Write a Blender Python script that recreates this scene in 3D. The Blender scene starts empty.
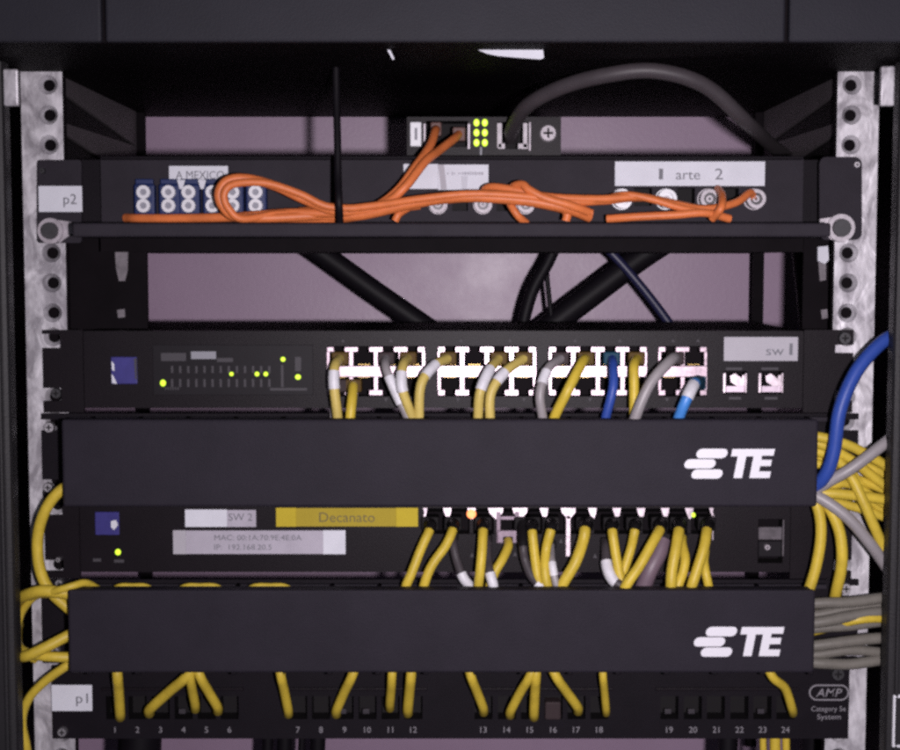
import bpy, bmesh, math, random
from mathutils import Vector

random.seed(7)
scene = bpy.context.scene
col = scene.collection

# ------------------------------------------------------------------ camera
F = 1481.0                      # focal length in photo pixels (900 wide)
MM = 0.585e-3                   # metres per photo pixel at the rack's front plane
D = F * MM
PITCH = math.atan(113.0 / F)
CAM = Vector((0.0, -D * math.cos(PITCH), D * math.sin(PITCH)))
FWD = Vector((0, math.cos(PITCH), -math.sin(PITCH)))
UP = Vector((0, math.sin(PITCH), math.cos(PITCH)))
cam_d = bpy.data.cameras.new('camera')
cam_d.sensor_width = 36.0
cam_d.lens = 36.0 * F / 900.0
cam_d.clip_start = 0.02
cam_d.clip_end = 20.0
cam = bpy.data.objects.new('camera', cam_d)
cam.location = CAM
cam.rotation_euler = (math.pi / 2 - PITCH, 0, 0)
col.objects.link(cam)
scene.camera = cam

# ------------------------------------------------------------------ world, lamps, exposure
w = bpy.data.worlds.new('World')
scene.world = w
w.use_nodes = True
bg = w.node_tree.nodes['Background']
bg.inputs[0].default_value = (0.80, 0.78, 1.0, 1)
bg.inputs[1].default_value = 0.055


def area(name, loc, target, size, power, color, spread=math.pi):
    d = bpy.data.lights.new(name, 'AREA')
    d.shape = 'DISK'
    d.size = size
    d.energy = power
    d.color = color
    d.spread = spread
    o = bpy.data.objects.new(name, d)
    o.location = loc
    o.rotation_euler = (Vector(target) - Vector(loc)).to_track_quat('-Z', 'Y').to_euler()
    col.objects.link(o)
    return o


area('phone_flash', CAM + Vector((0.06, 0.0, -0.012)), (0.09, 0, -0.06), 0.022, 4.0, (1.0, 0.925, 0.98), math.radians(120))
area('ceiling_lamp', (0.25, -1.5, 1.35), (0, 0, -0.1), 0.7, 2.8, (0.88, 0.92, 1.0))

scene.view_settings.view_transform = 'Standard'
scene.view_settings.look = 'None'
scene.view_settings.exposure = 0.0
scene.view_settings.gamma = 1.0
scene.render.engine = 'CYCLES'
scene.cycles.use_denoising = False
scene.cycles.filter_width = 3.0
scene.cycles.max_bounces = 6
scene.cycles.sample_clamp_indirect = 1.5


# ------------------------------------------------------------------ helpers
def P(u, v, Y):
    """point of the rack at depth Y that the photo shows at pixel (u, v)"""
    d = Vector((u - 450.0, 0, 0)) + FWD * F - UP * (v - 375.0)
    return CAM + d * ((Y - CAM.y) / d.y)


def px(Y):
    return MM * (Y - CAM.y) / (0 - CAM.y)


def mat(name, color, rough=0.5, metal=0.0, var=0.0, scale=60.0, bump=0.0, bscale=900.0, rvar=0.0,
        emit=None, estr=0.0, spec=0.5, smear=None, trans=0.0, coat=0.0):
    m = bpy.data.materials.new(name)
    m.use_nodes = True
    nt = m.node_tree
    b = nt.nodes['Principled BSDF']
    b.inputs['Base Color'].default_value = (*color, 1)
    b.inputs['Roughness'].default_value = rough
    b.inputs['Metallic'].default_value = metal
    b.inputs['Specular IOR Level'].default_value = spec
    if coat:
        b.inputs['Coat Weight'].default_value = coat
    if emit:
        b.inputs['Emission Color'].default_value = (*emit, 1)
        b.inputs['Emission Strength'].default_value = estr
    tc = nt.nodes.new('ShaderNodeTexCoord')
    if var or rvar:
        n = nt.nodes.new('ShaderNodeTexNoise')
        n.inputs['Scale'].default_value = scale
        n.inputs['Detail'].default_value = 6.0
        n.inputs['Roughness'].default_value = 0.65
        src = tc.outputs['Object']
        if smear:
            mp = nt.nodes.new('ShaderNodeMapping')
            mp.inputs['Scale'].default_value = smear
            nt.links.new(src, mp.inputs[0])
            src = mp.outputs[0]
        nt.links.new(src, n.inputs['Vector'])
        if var:
            r = nt.nodes.new('ShaderNodeValToRGB')
            r.color_ramp.elements[0].position = 0.3
            r.color_ramp.elements[1].position = 0.7
            r.color_ramp.elements[0].color = (*[c * (1 - var) for c in color], 1)
            r.color_ramp.elements[1].color = (*[min(1, c * (1 + var)) for c in color], 1)
            nt.links.new(n.outputs[0], r.inputs[0])
            nt.links.new(r.outputs[0], b.inputs['Base Color'])
        if rvar:
            mr = nt.nodes.new('ShaderNodeMapRange')
            mr.inputs[1].default_value = 0.3
            mr.inputs[2].default_value = 0.7
            mr.inputs[3].default_value = max(0.05, rough - rvar)
            mr.inputs[4].default_value = min(1, rough + rvar)
            nt.links.new(n.outputs[0], mr.inputs[0])
            nt.links.new(mr.outputs[0], b.inputs['Roughness'])
    if bump:
        n2 = nt.nodes.new('ShaderNodeTexNoise')
        n2.inputs['Scale'].default_value = bscale
        n2.inputs['Detail'].default_value = 3.0
        nt.links.new(tc.outputs['Object'], n2.inputs['Vector'])
        bp = nt.nodes.new('ShaderNodeBump')
        bp.inputs['Strength'].default_value = bump
        bp.inputs['Distance'].default_value = 0.001
        nt.links.new(n2.outputs[0], bp.inputs['Height'])
        nt.links.new(bp.outputs[0], b.inputs['Normal'])
    return m


def galvanised():
    m = bpy.data.materials.new('galvanised_steel')
    m.use_nodes = True
    nt = m.node_tree
    b = nt.nodes['Principled BSDF']
    tc = nt.nodes.new('ShaderNodeTexCoord')
    mp = nt.nodes.new('ShaderNodeMapping')
    mp.inputs['Scale'].default_value = (1.0, 1.0, 0.6)
    mp.inputs['Rotation'].default_value = (0, 0.35, 0)
    nt.links.new(tc.outputs['Object'], mp.inputs[0])
    big = nt.nodes.new('ShaderNodeTexNoise')
    big.inputs['Scale'].default_value = 75.0
    big.inputs['Detail'].default_value = 3.0
    big.inputs['Roughness'].default_value = 0.5
    big.inputs['Distortion'].default_value = 1.1
    fine = nt.nodes.new('ShaderNodeTexNoise')
    fine.inputs['Scale'].default_value = 420.0
    fine.inputs['Detail'].default_value = 4.0
    for n in (big, fine):
        nt.links.new(mp.outputs[0], n.inputs['Vector'])
    mx = nt.nodes.new('ShaderNodeMath')
    mx.operation = 'MULTIPLY_ADD'
    mx.inputs[1].default_value = 0.28
    nt.links.new(fine.outputs[0], mx.inputs[0])
    nt.links.new(big.outputs[0], mx.inputs[2])
    r = nt.nodes.new('ShaderNodeValToRGB')  # zinc mottle, with reflections off dents painted in as pale patches
    r.color_ramp.elements[0].position = 0.48
    r.color_ramp.elements[1].position = 0.82
    r.color_ramp.elements[0].color = (0.25, 0.235, 0.26, 1)
    r.color_ramp.elements[1].color = (0.62, 0.60, 0.64, 1)
    nt.links.new(mx.outputs[0], r.inputs[0])
    nt.links.new(r.outputs[0], b.inputs['Base Color'])
    b.inputs['Metallic'].default_value = 0.35
    b.inputs['Roughness'].default_value = 0.46
    bp = nt.nodes.new('ShaderNodeBump')
    bp.inputs['Strength'].default_value = 0.35
    bp.inputs['Distance'].default_value = 0.0016
    nt.links.new(big.outputs[0], bp.inputs['Height'])
    nt.links.new(bp.outputs[0], b.inputs['Normal'])
    return m


M = {
    'galv': galvanised(),
    'cover': mat('charcoal_cover_plastic', (0.0175, 0.0150, 0.0215), 0.55, var=0.10, scale=40, bump=0.2, bscale=1400, spec=0.08),
    'panel': mat('black_powder_coat', (0.0070, 0.0055, 0.0080), 0.55, var=0.12, scale=50, bump=0.2, bscale=1500, spec=0.07),
    'tray': mat('dark_grey_powder_coat', (0.022, 0.0190, 0.025), 0.6, var=0.12, scale=50, bump=0.2, bscale=1500, spec=0.08),
    'switch': mat('switch_front_plastic', (0.0070, 0.0050, 0.0072), 0.42, var=0.10, scale=45, bump=0.1, bscale=1600, spec=0.10),
    'switch_window': mat('indicator_window_plastic', (0.010, 0.0085, 0.011), 0.45, var=0.1, scale=60, spec=0.1),
    'bezel': mat('bezel_plastic', (0.0165, 0.0160, 0.0215), 0.55, var=0.08, scale=30, bump=0.15, bscale=1200, spec=0.12),
    'chassis': mat('black_chassis_steel', (0.0055, 0.0042, 0.0055), 0.6, var=0.2, scale=30, spec=0.03),
    'cabinet': mat('cabinet_black_paint', (0.008, 0.007, 0.008), 0.6, var=0.2, scale=20, spec=0.15),
    'pillar': mat('cabinet_pillar_paint', (0.0165, 0.0155, 0.0175), 0.5, var=0.12, scale=25, bump=0.15, bscale=900, spec=0.2),
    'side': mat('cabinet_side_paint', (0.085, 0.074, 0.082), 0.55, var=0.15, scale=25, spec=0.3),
    'wall': mat('lavender_grey_paint', (0.262, 0.185, 0.262), 0.42, var=0.05, scale=12, bump=0.08, bscale=300, rvar=0.06, spec=0.35),
    'black': mat('black_rubber', (0.008, 0.007, 0.009), 0.6),
    'hole': mat('dark_cavity_plastic', (0.004, 0.003, 0.004), 0.7, spec=0.2),
    'wire_black': mat('black_cable_sheath', (0.005, 0.004, 0.006), 0.55, var=0.15, scale=80, spec=0.14),
    'wire_navy': mat('navy_cable_sheath', (0.012, 0.012, 0.045), 0.45),
    'shield': mat('bright_port_shield_steel', (0.72, 0.62, 0.68), 0.30, 1.0, var=0.06, scale=250, rvar=0.04),
    'shield_dull': mat('dull_port_steel', (0.42, 0.35, 0.41), 0.45, 0.9, var=0.15, scale=200),
    'screw': mat('zinc_screw', (0.50, 0.48, 0.51), 0.40, 0.9, var=0.12, scale=300),
    'screw_dark': mat('dark_screw', (0.035, 0.034, 0.038), 0.45, 0.4, var=0.2, scale=200),
    'contact': mat('gold_contact', (0.60, 0.42, 0.15), 0.35, 1.0),
    'label': mat('white_label_tape', (0.56, 0.565, 0.62), 0.7, var=0.05, scale=70, spec=0.15),
    'label_dull': mat('worn_label_tape', (0.36, 0.335, 0.39), 0.7, var=0.08, scale=70, spec=0.15),  # darker tone than the white label tape
    'label_grey': mat('grey_label_tape', (0.36, 0.345, 0.38), 0.7, var=0.05, scale=50, spec=0.15),
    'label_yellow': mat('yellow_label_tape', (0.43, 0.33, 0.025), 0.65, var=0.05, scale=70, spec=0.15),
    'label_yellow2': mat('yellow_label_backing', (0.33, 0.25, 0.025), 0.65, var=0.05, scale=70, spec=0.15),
    'ink': mat('grey_ink', (0.11, 0.11, 0.13), 0.6),
    'ink_soft': mat('faded_ink', (0.20, 0.20, 0.23), 0.6),
    'ink_brown': mat('ink_on_yellow', (0.10, 0.075, 0.012), 0.6),
    'print': mat('white_print', (0.20, 0.19, 0.21), 0.6, spec=0.2),
    'print_dim': mat('grey_print', (0.05, 0.046, 0.053), 0.6, spec=0.2),
    'logo': mat('logo_print', (0.62, 0.61, 0.66), 0.45),
    'blue_badge': mat('blue_badge', (0.036, 0.032, 0.165), 0.3, var=0.15, scale=120, coat=0.3),
    'adapter': mat('blue_adapter_plastic', (0.012, 0.022, 0.085), 0.4, var=0.12, scale=100, spec=0.3),
    'ferrule': mat('white_ferrule_cap', (0.58, 0.58, 0.62), 0.4),
    'ferrule_hole': mat('grey_ferrule_core', (0.20, 0.20, 0.24), 0.5),
    'orange': mat('orange_fibre_jacket', (0.56, 0.15, 0.045), 0.45, var=0.14, scale=90, bump=0.1, bscale=500, spec=0.3),
    'yellow': mat('yellow_cable_jacket', (0.485, 0.355, 0.038), 0.45, var=0.18, scale=70, bump=0.1, bscale=500, spec=0.3),
    'yellow_pale': mat('pale_yellow_cable_jacket', (0.48, 0.37, 0.10), 0.45, var=0.12, scale=70, bump=0.1, bscale=500, spec=0.3),
    'grey': mat('grey_cable_jacket', (0.24, 0.22, 0.23), 0.45, var=0.12, scale=70),
    'grey_dark': mat('dark_grey_cable_jacket', (0.045, 0.038, 0.043), 0.5, var=0.12, scale=70, spec=0.3),
    'grey_olive': mat('olive_grey_cable_jacket', (0.135, 0.125, 0.110), 0.5, var=0.2, scale=60, spec=0.25),
    'white_tag': mat('white_wrap_tag', (0.55, 0.54, 0.58), 0.5, var=0.12, scale=160),
    'blue': mat('blue_cable_jacket', (0.022, 0.055, 0.27), 0.45, var=0.12, scale=70, spec=0.3),
    'blue_light': mat('light_blue_cable_jacket', (0.05, 0.20, 0.55), 0.42, var=0.1, scale=70),
    'teal': mat('teal_plug', (0.012, 0.045, 0.075), 0.5, spec=0.08),
    'plug_clear': mat('clear_plug_plastic', (0.035, 0.025, 0.027), 0.5, spec=0.06),
    'plug_black': mat('black_plug_boot', (0.007, 0.006, 0.007), 0.6, spec=0.12),
    'plug_yellow': mat('amber_plug_boot', (0.075, 0.045, 0.014), 0.5, spec=0.06),
    'led_green': mat('lit_green_led', (0.3, 0.5, 0.05), 0.3, emit=(0.55, 0.80, 0.03), estr=1.5),
    'led_orange': mat('lit_orange_led', (0.6, 0.2, 0.05), 0.3, emit=(1.0, 0.25, 0.10), estr=2.2),
    'tin': mat('tarnished_tin', (0.33, 0.30, 0.33), 0.55, 0.45, var=0.2, scale=220),
    'pale_metal': mat('pale_adapter_metal', (0.42, 0.39, 0.42), 0.6, 0.2, var=0.2, scale=300, spec=0.25),
    'clip_grey': mat('grey_clip', (0.15, 0.135, 0.15), 0.6, var=0.3, scale=150, spec=0.2),
    'latch_dim': mat('dim_latch', (0.030, 0.026, 0.032), 0.5, spec=0.2),
    'plug_brown': mat('brown_fibre_plug', (0.12, 0.07, 0.065), 0.5, spec=0.2),
    'shield_port': mat('port_block_steel', (0.31, 0.245, 0.28), 0.30, 1.0, var=0.08, scale=250, rvar=0.05),
    'latch_grey': mat('grey_slot_door', (0.085, 0.075, 0.085), 0.45, 0.3, var=0.35, scale=220, spec=0.3),
    'ink_faint': mat('faint_ink', (0.34, 0.335, 0.375), 0.7, spec=0.1),
    'label_crease': mat('creased_label_tape', (0.47, 0.47, 0.52), 0.7, spec=0.1),
    'socket_mauve': mat('mauve_socket_steel', (0.24, 0.185, 0.23), 0.55, 0.3, var=0.3, scale=260, spec=0.3),
    'sheath': mat('mauve_sleeve', (0.13, 0.09, 0.115), 0.5),
}


def origin_of(o):
    v = Vector((0, 0, 0))
    while o is not None:
        v += o.location
        o = o.parent
    return v


class MB:
    def __init__(self):
        self.v = []
        self.f = []
        self.smooth = []

    def add(self, verts, faces, smooth=False):
        n = len(self.v)
        self.v += [Vector(a) for a in verts]
        for f in faces:
            self.f.append([i + n for i in f])
            self.smooth.append(smooth)
        return self

    def box(self, x0, x1, y0, y1, z0, z1, bev=0.0):
        if x0 > x1: x0, x1 = x1, x0
        if y0 > y1: y0, y1 = y1, y0
        if z0 > z1: z0, z1 = z1, z0
        bm = bmesh.new()
        vs = [bm.verts.new(c) for c in ((x0, y0, z0), (x1, y0, z0), (x1, y1, z0), (x0, y1, z0),
                                        (x0, y0, z1), (x1, y0, z1), (x1, y1, z1), (x0, y1, z1))]
        for f in ((0, 3, 2, 1), (4, 5, 6, 7), (0, 1, 5, 4), (1, 2, 6, 5), (2, 3, 7, 6), (3, 0, 4, 7)):
            bm.faces.new([vs[i] for i in f])
        if bev > 0:
            bev = min(bev, 0.45 * min(x1 - x0, y1 - y0, z1 - z0))
            bmesh.ops.bevel(bm, geom=bm.edges[:], offset=bev, segments=2, profile=0.5, affect='EDGES')
        bm.verts.index_update()
        self.add([v.co.copy() for v in bm.verts], [[v.index for v in f.verts] for f in bm.faces])
        bm.free()
        return self

    def pbox(self, u0, v0, u1, v1, Y, depth, bev=0.0):
        """box whose front face, at depth Y, fills the pixel rectangle"""
        um, vm = (u0 + u1) / 2, (v0 + v1) / 2
        self.box(P(u0, vm, Y).x, P(u1, vm, Y).x, Y, Y + depth, P(um, v1, Y).z, P(um, v0, Y).z, bev)
        return self

    def cyl(self, c, r, y0, y1, n=20, r2=None, smooth=True):
        """cylinder along Y centred on c (x, z)"""
        r2 = r if r2 is None else r2
        vs = []
        for k in range(n):
            a = 2 * math.pi * k / n
            vs.append((c[0] + r * math.cos(a), y0, c[1] + r * math.sin(a)))
        for k in range(n):
            a = 2 * math.pi * k / n
            vs.append((c[0] + r2 * math.cos(a), y1, c[1] + r2 * math.sin(a)))
        self.add(vs, [[k, k + n, (k + 1) % n + n, (k + 1) % n] for k in range(n)], smooth)
        self.add(vs[:n], [list(range(n))])
        self.add(vs[n:], [list(range(n))[::-1]])
        return self

    def ring(self, c, ro, ri, y0, y1, n=24):
        vs = []
        for (r, y) in ((ro, y1), (ro * 0.97, y0), (ri, y0), (ri, y1)):
            for k in range(n):
                a = 2 * math.pi * k / n
                vs.append((c[0] + r * math.cos(a), y, c[1] + r * math.sin(a)))
        fs = []
        for s in range(3):
            for k in range(n):
                fs.append([s * n + k, s * n + (k + 1) % n, (s + 1) * n + (k + 1) % n, (s + 1) * n + k])
        self.add(vs, fs, False)
        return self

    def prism(self, poly, y0, y1):
        """polygon in (x, z), any winding, extruded from y0 (front) to y1"""
        n = len(poly)
        a = sum(poly[i][0] * poly[(i + 1) % n][1] - poly[(i + 1) % n][0] * poly[i][1] for i in range(n))
        if a < 0:
            poly = poly[::-1]
        vs = [(p[0], y0, p[1]) for p in poly] + [(p[0], y1, p[1]) for p in poly]
        fs = [list(range(n)), list(range(2 * n - 1, n - 1, -1))]
        fs += [[i + n, (i + 1) % n + n, (i + 1) % n, i] for i in range(n)]
        return self.add(vs, fs)

    def pprism(self, poly, Y, depth):
        return self.prism([(P(u, v, Y).x, P(u, v, Y).z) for u, v in poly], Y, Y + depth)

    def tube(self, pts, r, n=10, caps=True):
        rings = []
        t0 = (pts[1] - pts[0]).normalized()
        ref = Vector((0, 1, 0)) if abs(t0.y) < 0.9 else Vector((1, 0, 0))
        nrm = (ref - t0 * ref.dot(t0)).normalized()
        for i, p in enumerate(pts):
            if i == 0: t = pts[1] - pts[0]
            elif i == len(pts) - 1: t = pts[-1] - pts[-2]
            else: t = pts[i + 1] - pts[i - 1]
            t.normalize()
            nrm = (nrm - t * nrm.dot(t)).normalized()
            bn = t.cross(nrm)
            rr = r[i] if isinstance(r, (list, tuple)) else r
            rings.append([p + (nrm * math.cos(2 * math.pi * k / n) + bn * math.sin(2 * math.pi * k / n)) * rr for k in range(n)])
        vs = [q for R in rings for q in R]
        fs = []
        for i in range(len(rings) - 1):
            for k in range(n):
                fs.append([i * n + k, i * n + (k + 1) % n, (i + 1) * n + (k + 1) % n, (i + 1) * n + k])
        self.add(vs, fs, True)
        if caps:
            self.add(rings[0], [list(range(n))[::-1]])
            self.add(rings[-1], [list(range(n))])
        return self

    def mesh(self, name, m, org=Vector((0, 0, 0))):
        me = bpy.data.meshes.new(name)
        me.from_pydata([tuple(v - org) for v in self.v], [], self.f)
        me.polygons.foreach_set('use_smooth', self.smooth)
        me.materials.append(m)
        me.update()
        return me

    def build(self, name, m, parent=None, base=None):
        org = origin_of(parent) if parent else Vector((0, 0, 0))
        if parent is None and base is None:
            xs = [v.x for v in self.v]; ys = [v.y for v in self.v]; zs = [v.z for v in self.v]
            base = Vector(((min(xs) + max(xs)) / 2, (min(ys) + max(ys)) / 2, min(zs)))
        if parent is None:
            org = base
        o = bpy.data.objects.new(name, self.mesh(name, m, org))
        o.parent = parent
        if parent is None:
            o.location = base
        col.objects.link(o)
        return o


def inst(name, mesh, parent, loc):
    o = bpy.data.objects.new(name, mesh)
    o.parent = parent
    o.location = loc - (origin_of(parent) if parent else Vector((0, 0, 0)))
    col.objects.link(o)
    return o


def tag(o, label, cat, group=None, kind=None):
    o['label'] = label
    if cat: o['category'] = cat
    if group: o['group'] = group
    if kind: o['kind'] = kind
    return o


def thing(name, label, cat, loc, group=None):
    o = bpy.data.objects.new(name, None)
    o.empty_display_size = 0.02
    o.location = loc
    col.objects.link(o)
    return tag(o, label, cat, group)


def pbox(name, parent, u0, v0, u1, v1, Y, depth, m, bev=0.0):
    return MB().pbox(u0, v0, u1, v1, Y, depth, bev).build(name, m, parent)


def spline(pts, per=8):
    out = []
    n = len(pts)
    for i in range(n - 1):
        p0 = pts[i - 1] if i else pts[0] * 2 - pts[1]
        p1, p2 = pts[i], pts[i + 1]
        p3 = pts[i + 2] if i + 2 < n else pts[-1] * 2 - pts[-2]
        for k in range(per):
            t = k / per
            out.append(0.5 * ((2 * p1) + (p2 - p0) * t + (2 * p0 - 5 * p1 + 4 * p2 - p3) * t * t
                              + (3 * p1 - p0 - 3 * p2 + p3) * t ** 3))
    out.append(pts[-1].copy())
    return out


def text(name, s, u, v, Y, hpx, m, parent, width=None, shear=0.0, bold=0.0, align='CENTER'):
    """lettering: capitals hpx pixels tall centred on pixel (u, v), lying on the surface at depth Y"""
    c = bpy.data.curves.new(name, 'FONT')
    c.body = s
    c.size = 1.0
    c.shear = shear
    c.offset = bold
    c.resolution_u = 3
    o = bpy.data.objects.new(name, c)
    col.objects.link(o)
    bpy.context.view_layer.update()
    dg = bpy.context.evaluated_depsgraph_get()
    me = bpy.data.meshes.new_from_object(o.evaluated_get(dg))
    bpy.data.objects.remove(o)
    bpy.data.curves.remove(c)
    xs = [q.co.x for q in me.vertices]
    ys = [q.co.y for q in me.vertices]
    cx = (min(xs) + max(xs)) / 2
    k = hpx * px(Y) / 0.70
    kx = k if width is None else width * px(Y) / (max(xs) - min(xs))
    for q in me.vertices:
        q.co = Vector(((q.co.x - cx) * kx, 0.0, (q.co.y - 0.35) * k))
    bm = bmesh.new()
    bm.from_mesh(me)
    ret = bmesh.ops.extrude_face_region(bm, geom=bm.faces[:])
    for e in ret['geom']:
        if isinstance(e, bmesh.types.BMVert):
            e.co.y -= 0.00012
    bmesh.ops.recalc_face_normals(bm, faces=bm.faces[:])
    bm.to_mesh(me)
    bm.free()
    me.name = name
    me.materials.clear()
    me.materials.append(m)
    return inst(name, me, parent, P(u, v, Y))


def sticker(name, parent, u0, v0, u1, v1, Y, m, lines=(), inkm=None, thick=0.0006, label=None):
    o = pbox(name, parent, u0, v0, u1, v1, Y - thick, thick + 0.0004, m, 0.00018)
    for (s, u, v, h, wd) in lines:
        text('lettering', s, u, v, Y - thick - 0.0001, h, inkm or M['ink'], o, wd)
    if label: o['label'] = label
    return o


def holed_plate(mb, u0, v0, u1, v1, Y, depth, rects, back=False):
    """plate with rectangular openings: front, outer sides and the walls of the openings"""
    us = sorted({u0, u1, *[r[0] for r in rects], *[r[2] for r in rects]})
    vs = sorted({v0, v1, *[r[1] for r in rects], *[r[3] for r in rects]})
    um, vm = (u0 + u1) / 2, (v0 + v1) / 2
    X = [P(u, vm, Y).x for u in us]
    Z = [P(um, v, Y).z for v in vs]
    nu, nv = len(us), len(vs)

    def solid(i, j):
        if i < 0 or j < 0 or i >= nu - 1 or j >= nv - 1:
            return False
        a, b = (us[i] + us[i + 1]) / 2, (vs[j] + vs[j + 1]) / 2
        return not any(r[0] < a < r[2] and r[1] < b < r[3] for r in rects)
    V = {}
    verts = []

    def vi(i, j, s):
        if (i, j, s) not in V:
            V[(i, j, s)] = len(verts)
            verts.append((X[i], Y + (depth if s else 0), Z[j]))
        return V[(i, j, s)]
    fs = []
    for i in range(nu - 1):
        for j in range(nv - 1):
            if not solid(i, j):
                continue
            fs.append([vi(i, j + 1, 0), vi(i + 1, j + 1, 0), vi(i + 1, j, 0), vi(i, j, 0)])
            if back:
                fs.append([vi(i, j, 1), vi(i + 1, j, 1), vi(i + 1, j + 1, 1), vi(i, j + 1, 1)])
            if not solid(i - 1, j): fs.append([vi(i, j, 0), vi(i, j, 1), vi(i, j + 1, 1), vi(i, j + 1, 0)])
            if not solid(i + 1, j): fs.append([vi(i + 1, j + 1, 0), vi(i + 1, j + 1, 1), vi(i + 1, j, 1), vi(i + 1, j, 0)])
            if not solid(i, j - 1): fs.append([vi(i + 1, j, 0), vi(i + 1, j, 1), vi(i, j, 1), vi(i, j, 0)])
            if not solid(i, j + 1): fs.append([vi(i, j + 1, 0), vi(i, j + 1, 1), vi(i + 1, j + 1, 1), vi(i + 1, j + 1, 0)])
    return mb.add(verts, fs)


def cavity(mb, x, z, w_, h_, y0, y1):
    """inside of a socket: open towards the front"""
    a, b, c, d = x - w_ / 2, x + w_ / 2, z - h_ / 2, z + h_ / 2
    vs = [(a, y0, c), (b, y0, c), (b, y0, d), (a, y0, d), (a, y1, c), (b, y1, c), (b, y1, d), (a, y1, d)]
    return mb.add(vs, [[4, 5, 6, 7], [0, 1, 5, 4], [1, 2, 6, 5], [2, 3, 7, 6], [3, 0, 4, 7]])


def screw(parent, u, v, Y, r, m=None, name='screw'):
    p = P(u, v, Y)
    k = px(Y)
    mb = MB().cyl((p.x, p.z), r * k * 0.85, p.y - 0.0028, p.y, 18, r * k)
    o = mb.build(name, m or M['screw'], parent)
    s = MB().box(p.x - r * k * 0.55, p.x + r * k * 0.55, p.y - 0.0030, p.y - 0.0027, p.z - r * k * 0.12, p.z + r * k * 0.12)
    s.box(p.x - r * k * 0.12, p.x + r * k * 0.12, p.y - 0.0031, p.y - 0.0027, p.z - r * k * 0.55, p.z + r * k * 0.55)
    s.build('slot', M['hole'], o)
    return o


def led(parent, u, v, Y, w_, h_, m):
    p = P(u, v, Y)
    k = px(Y)
    mb = MB()
    n = 16
    vs = []
    for (f, dy) in ((1.0, 0.0004), (0.9, -0.0005), (0.5, -0.0010)):
        vs += [(p.x + f * w_ / 2 * k * math.cos(2 * math.pi * i / n), Y + dy, p.z + f * h_ / 2 * k * math.sin(2 * math.pi * i / n)) for i in range(n)]
    fs = [[r * n + i, r * n + (i + 1) % n, (r + 1) * n + (i + 1) % n, (r + 1) * n + i] for r in range(2) for i in range(n)] + [[2 * n + i for i in range(n)]]
    mb.add(vs, fs)
    return mb.build('indicator_light', m, parent)


# ------------------------------------------------------------------ the wall behind and the cabinet
WALL_Y = 0.277
MB().box(-0.42, 0.42, WALL_Y, WALL_Y + 0.02, -0.55, 0.42).build('wall', M['wall'])
wall = bpy.data.objects['wall']
tag(wall, 'plain lavender grey wall seen through gaps behind the rack equipment', None, kind='structure')

rack = thing('equipment_rack', 'black open cabinet frame with two galvanised mounting rails carrying all the equipment', 'rack', Vector((0, 0.1, -0.34)))
ZT, ZB = 0.30, -0.34
HOLES = [85 + 84 * k + s for k in range(9) for s in (0, 30, 60)]


def rail(sx):
    mb = MB()
    xo, xi = sx * 0.2475, sx * 0.2235
    hx = sx * 0.2318
    r = 6.6 * MM
    zs = [P(450, v, 0).z for v in HOLES]
    bounds = [ZT - 0.02] + [(zs[i] + zs[i + 1]) / 2 for i in range(len(zs) - 1)] + [ZB]
    n = 24
    for i, z in enumerate(zs):
        zt, zb = bounds[i], bounds[i + 1]
        inner, outer, innerb = [], [], []
        xl, xr = min(xo, xi), max(xo, xi)
        for k in range(n):
            a = 2 * math.pi * (k + 0.5) / n
            c, s = math.cos(a), math.sin(a)
            inner.append((hx + 1.45 * r * c, 0.0, z + 1.45 * r * s))
            innerb.append((hx + 0.88 * r * c, 0.0030, z + 0.88 * r * s))
            t = 1e9
            if c > 1e-6: t = min(t, (xr - hx) / c)
            if c < -1e-6: t = min(t, (xl - hx) / c)
            if s > 1e-6: t = min(t, (zt - z) / s)
            if s < -1e-6: t = min(t, (zb - z) / s)
            outer.append((hx + t * c, 0.0, z + t * s))
        corners = [(xr, 0, zt), (xl, 0, zt), (xl, 0, zb), (xr, 0, zb)]
        base = inner + outer + innerb + corners
        fs = []
        for k in range(n):
            k2 = (k + 1) % n
            o1, o2 = outer[k], outer[k2]
            f = [k, n + k, n + k2, k2]
            if abs(o1[0] - o2[0]) > 1e-9 and abs(o1[2] - o2[2]) > 1e-9:
                for ci, cc in enumerate(corners):
                    if (abs(cc[0] - o1[0]) < 1e-9 or abs(cc[2] - o1[2]) < 1e-9) and (abs(cc[0] - o2[0]) < 1e-9 or abs(cc[2] - o2[2]) < 1e-9):
                        f = [k, n + k, 3 * n + ci, n + k2, k2]
            fs.append(f)
            fs.append([k, k2, 2 * n + k2, 2 * n + k])
        mb.add(base, fs)
    # folded flange running back from the outer edge, and the inner return
    mb.box(xo, xo - sx * 0.002, 0.0004, 0.045, ZB, ZT - 0.02)
    return mb.build('mounting_rail', M['galv'], rack)


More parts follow.
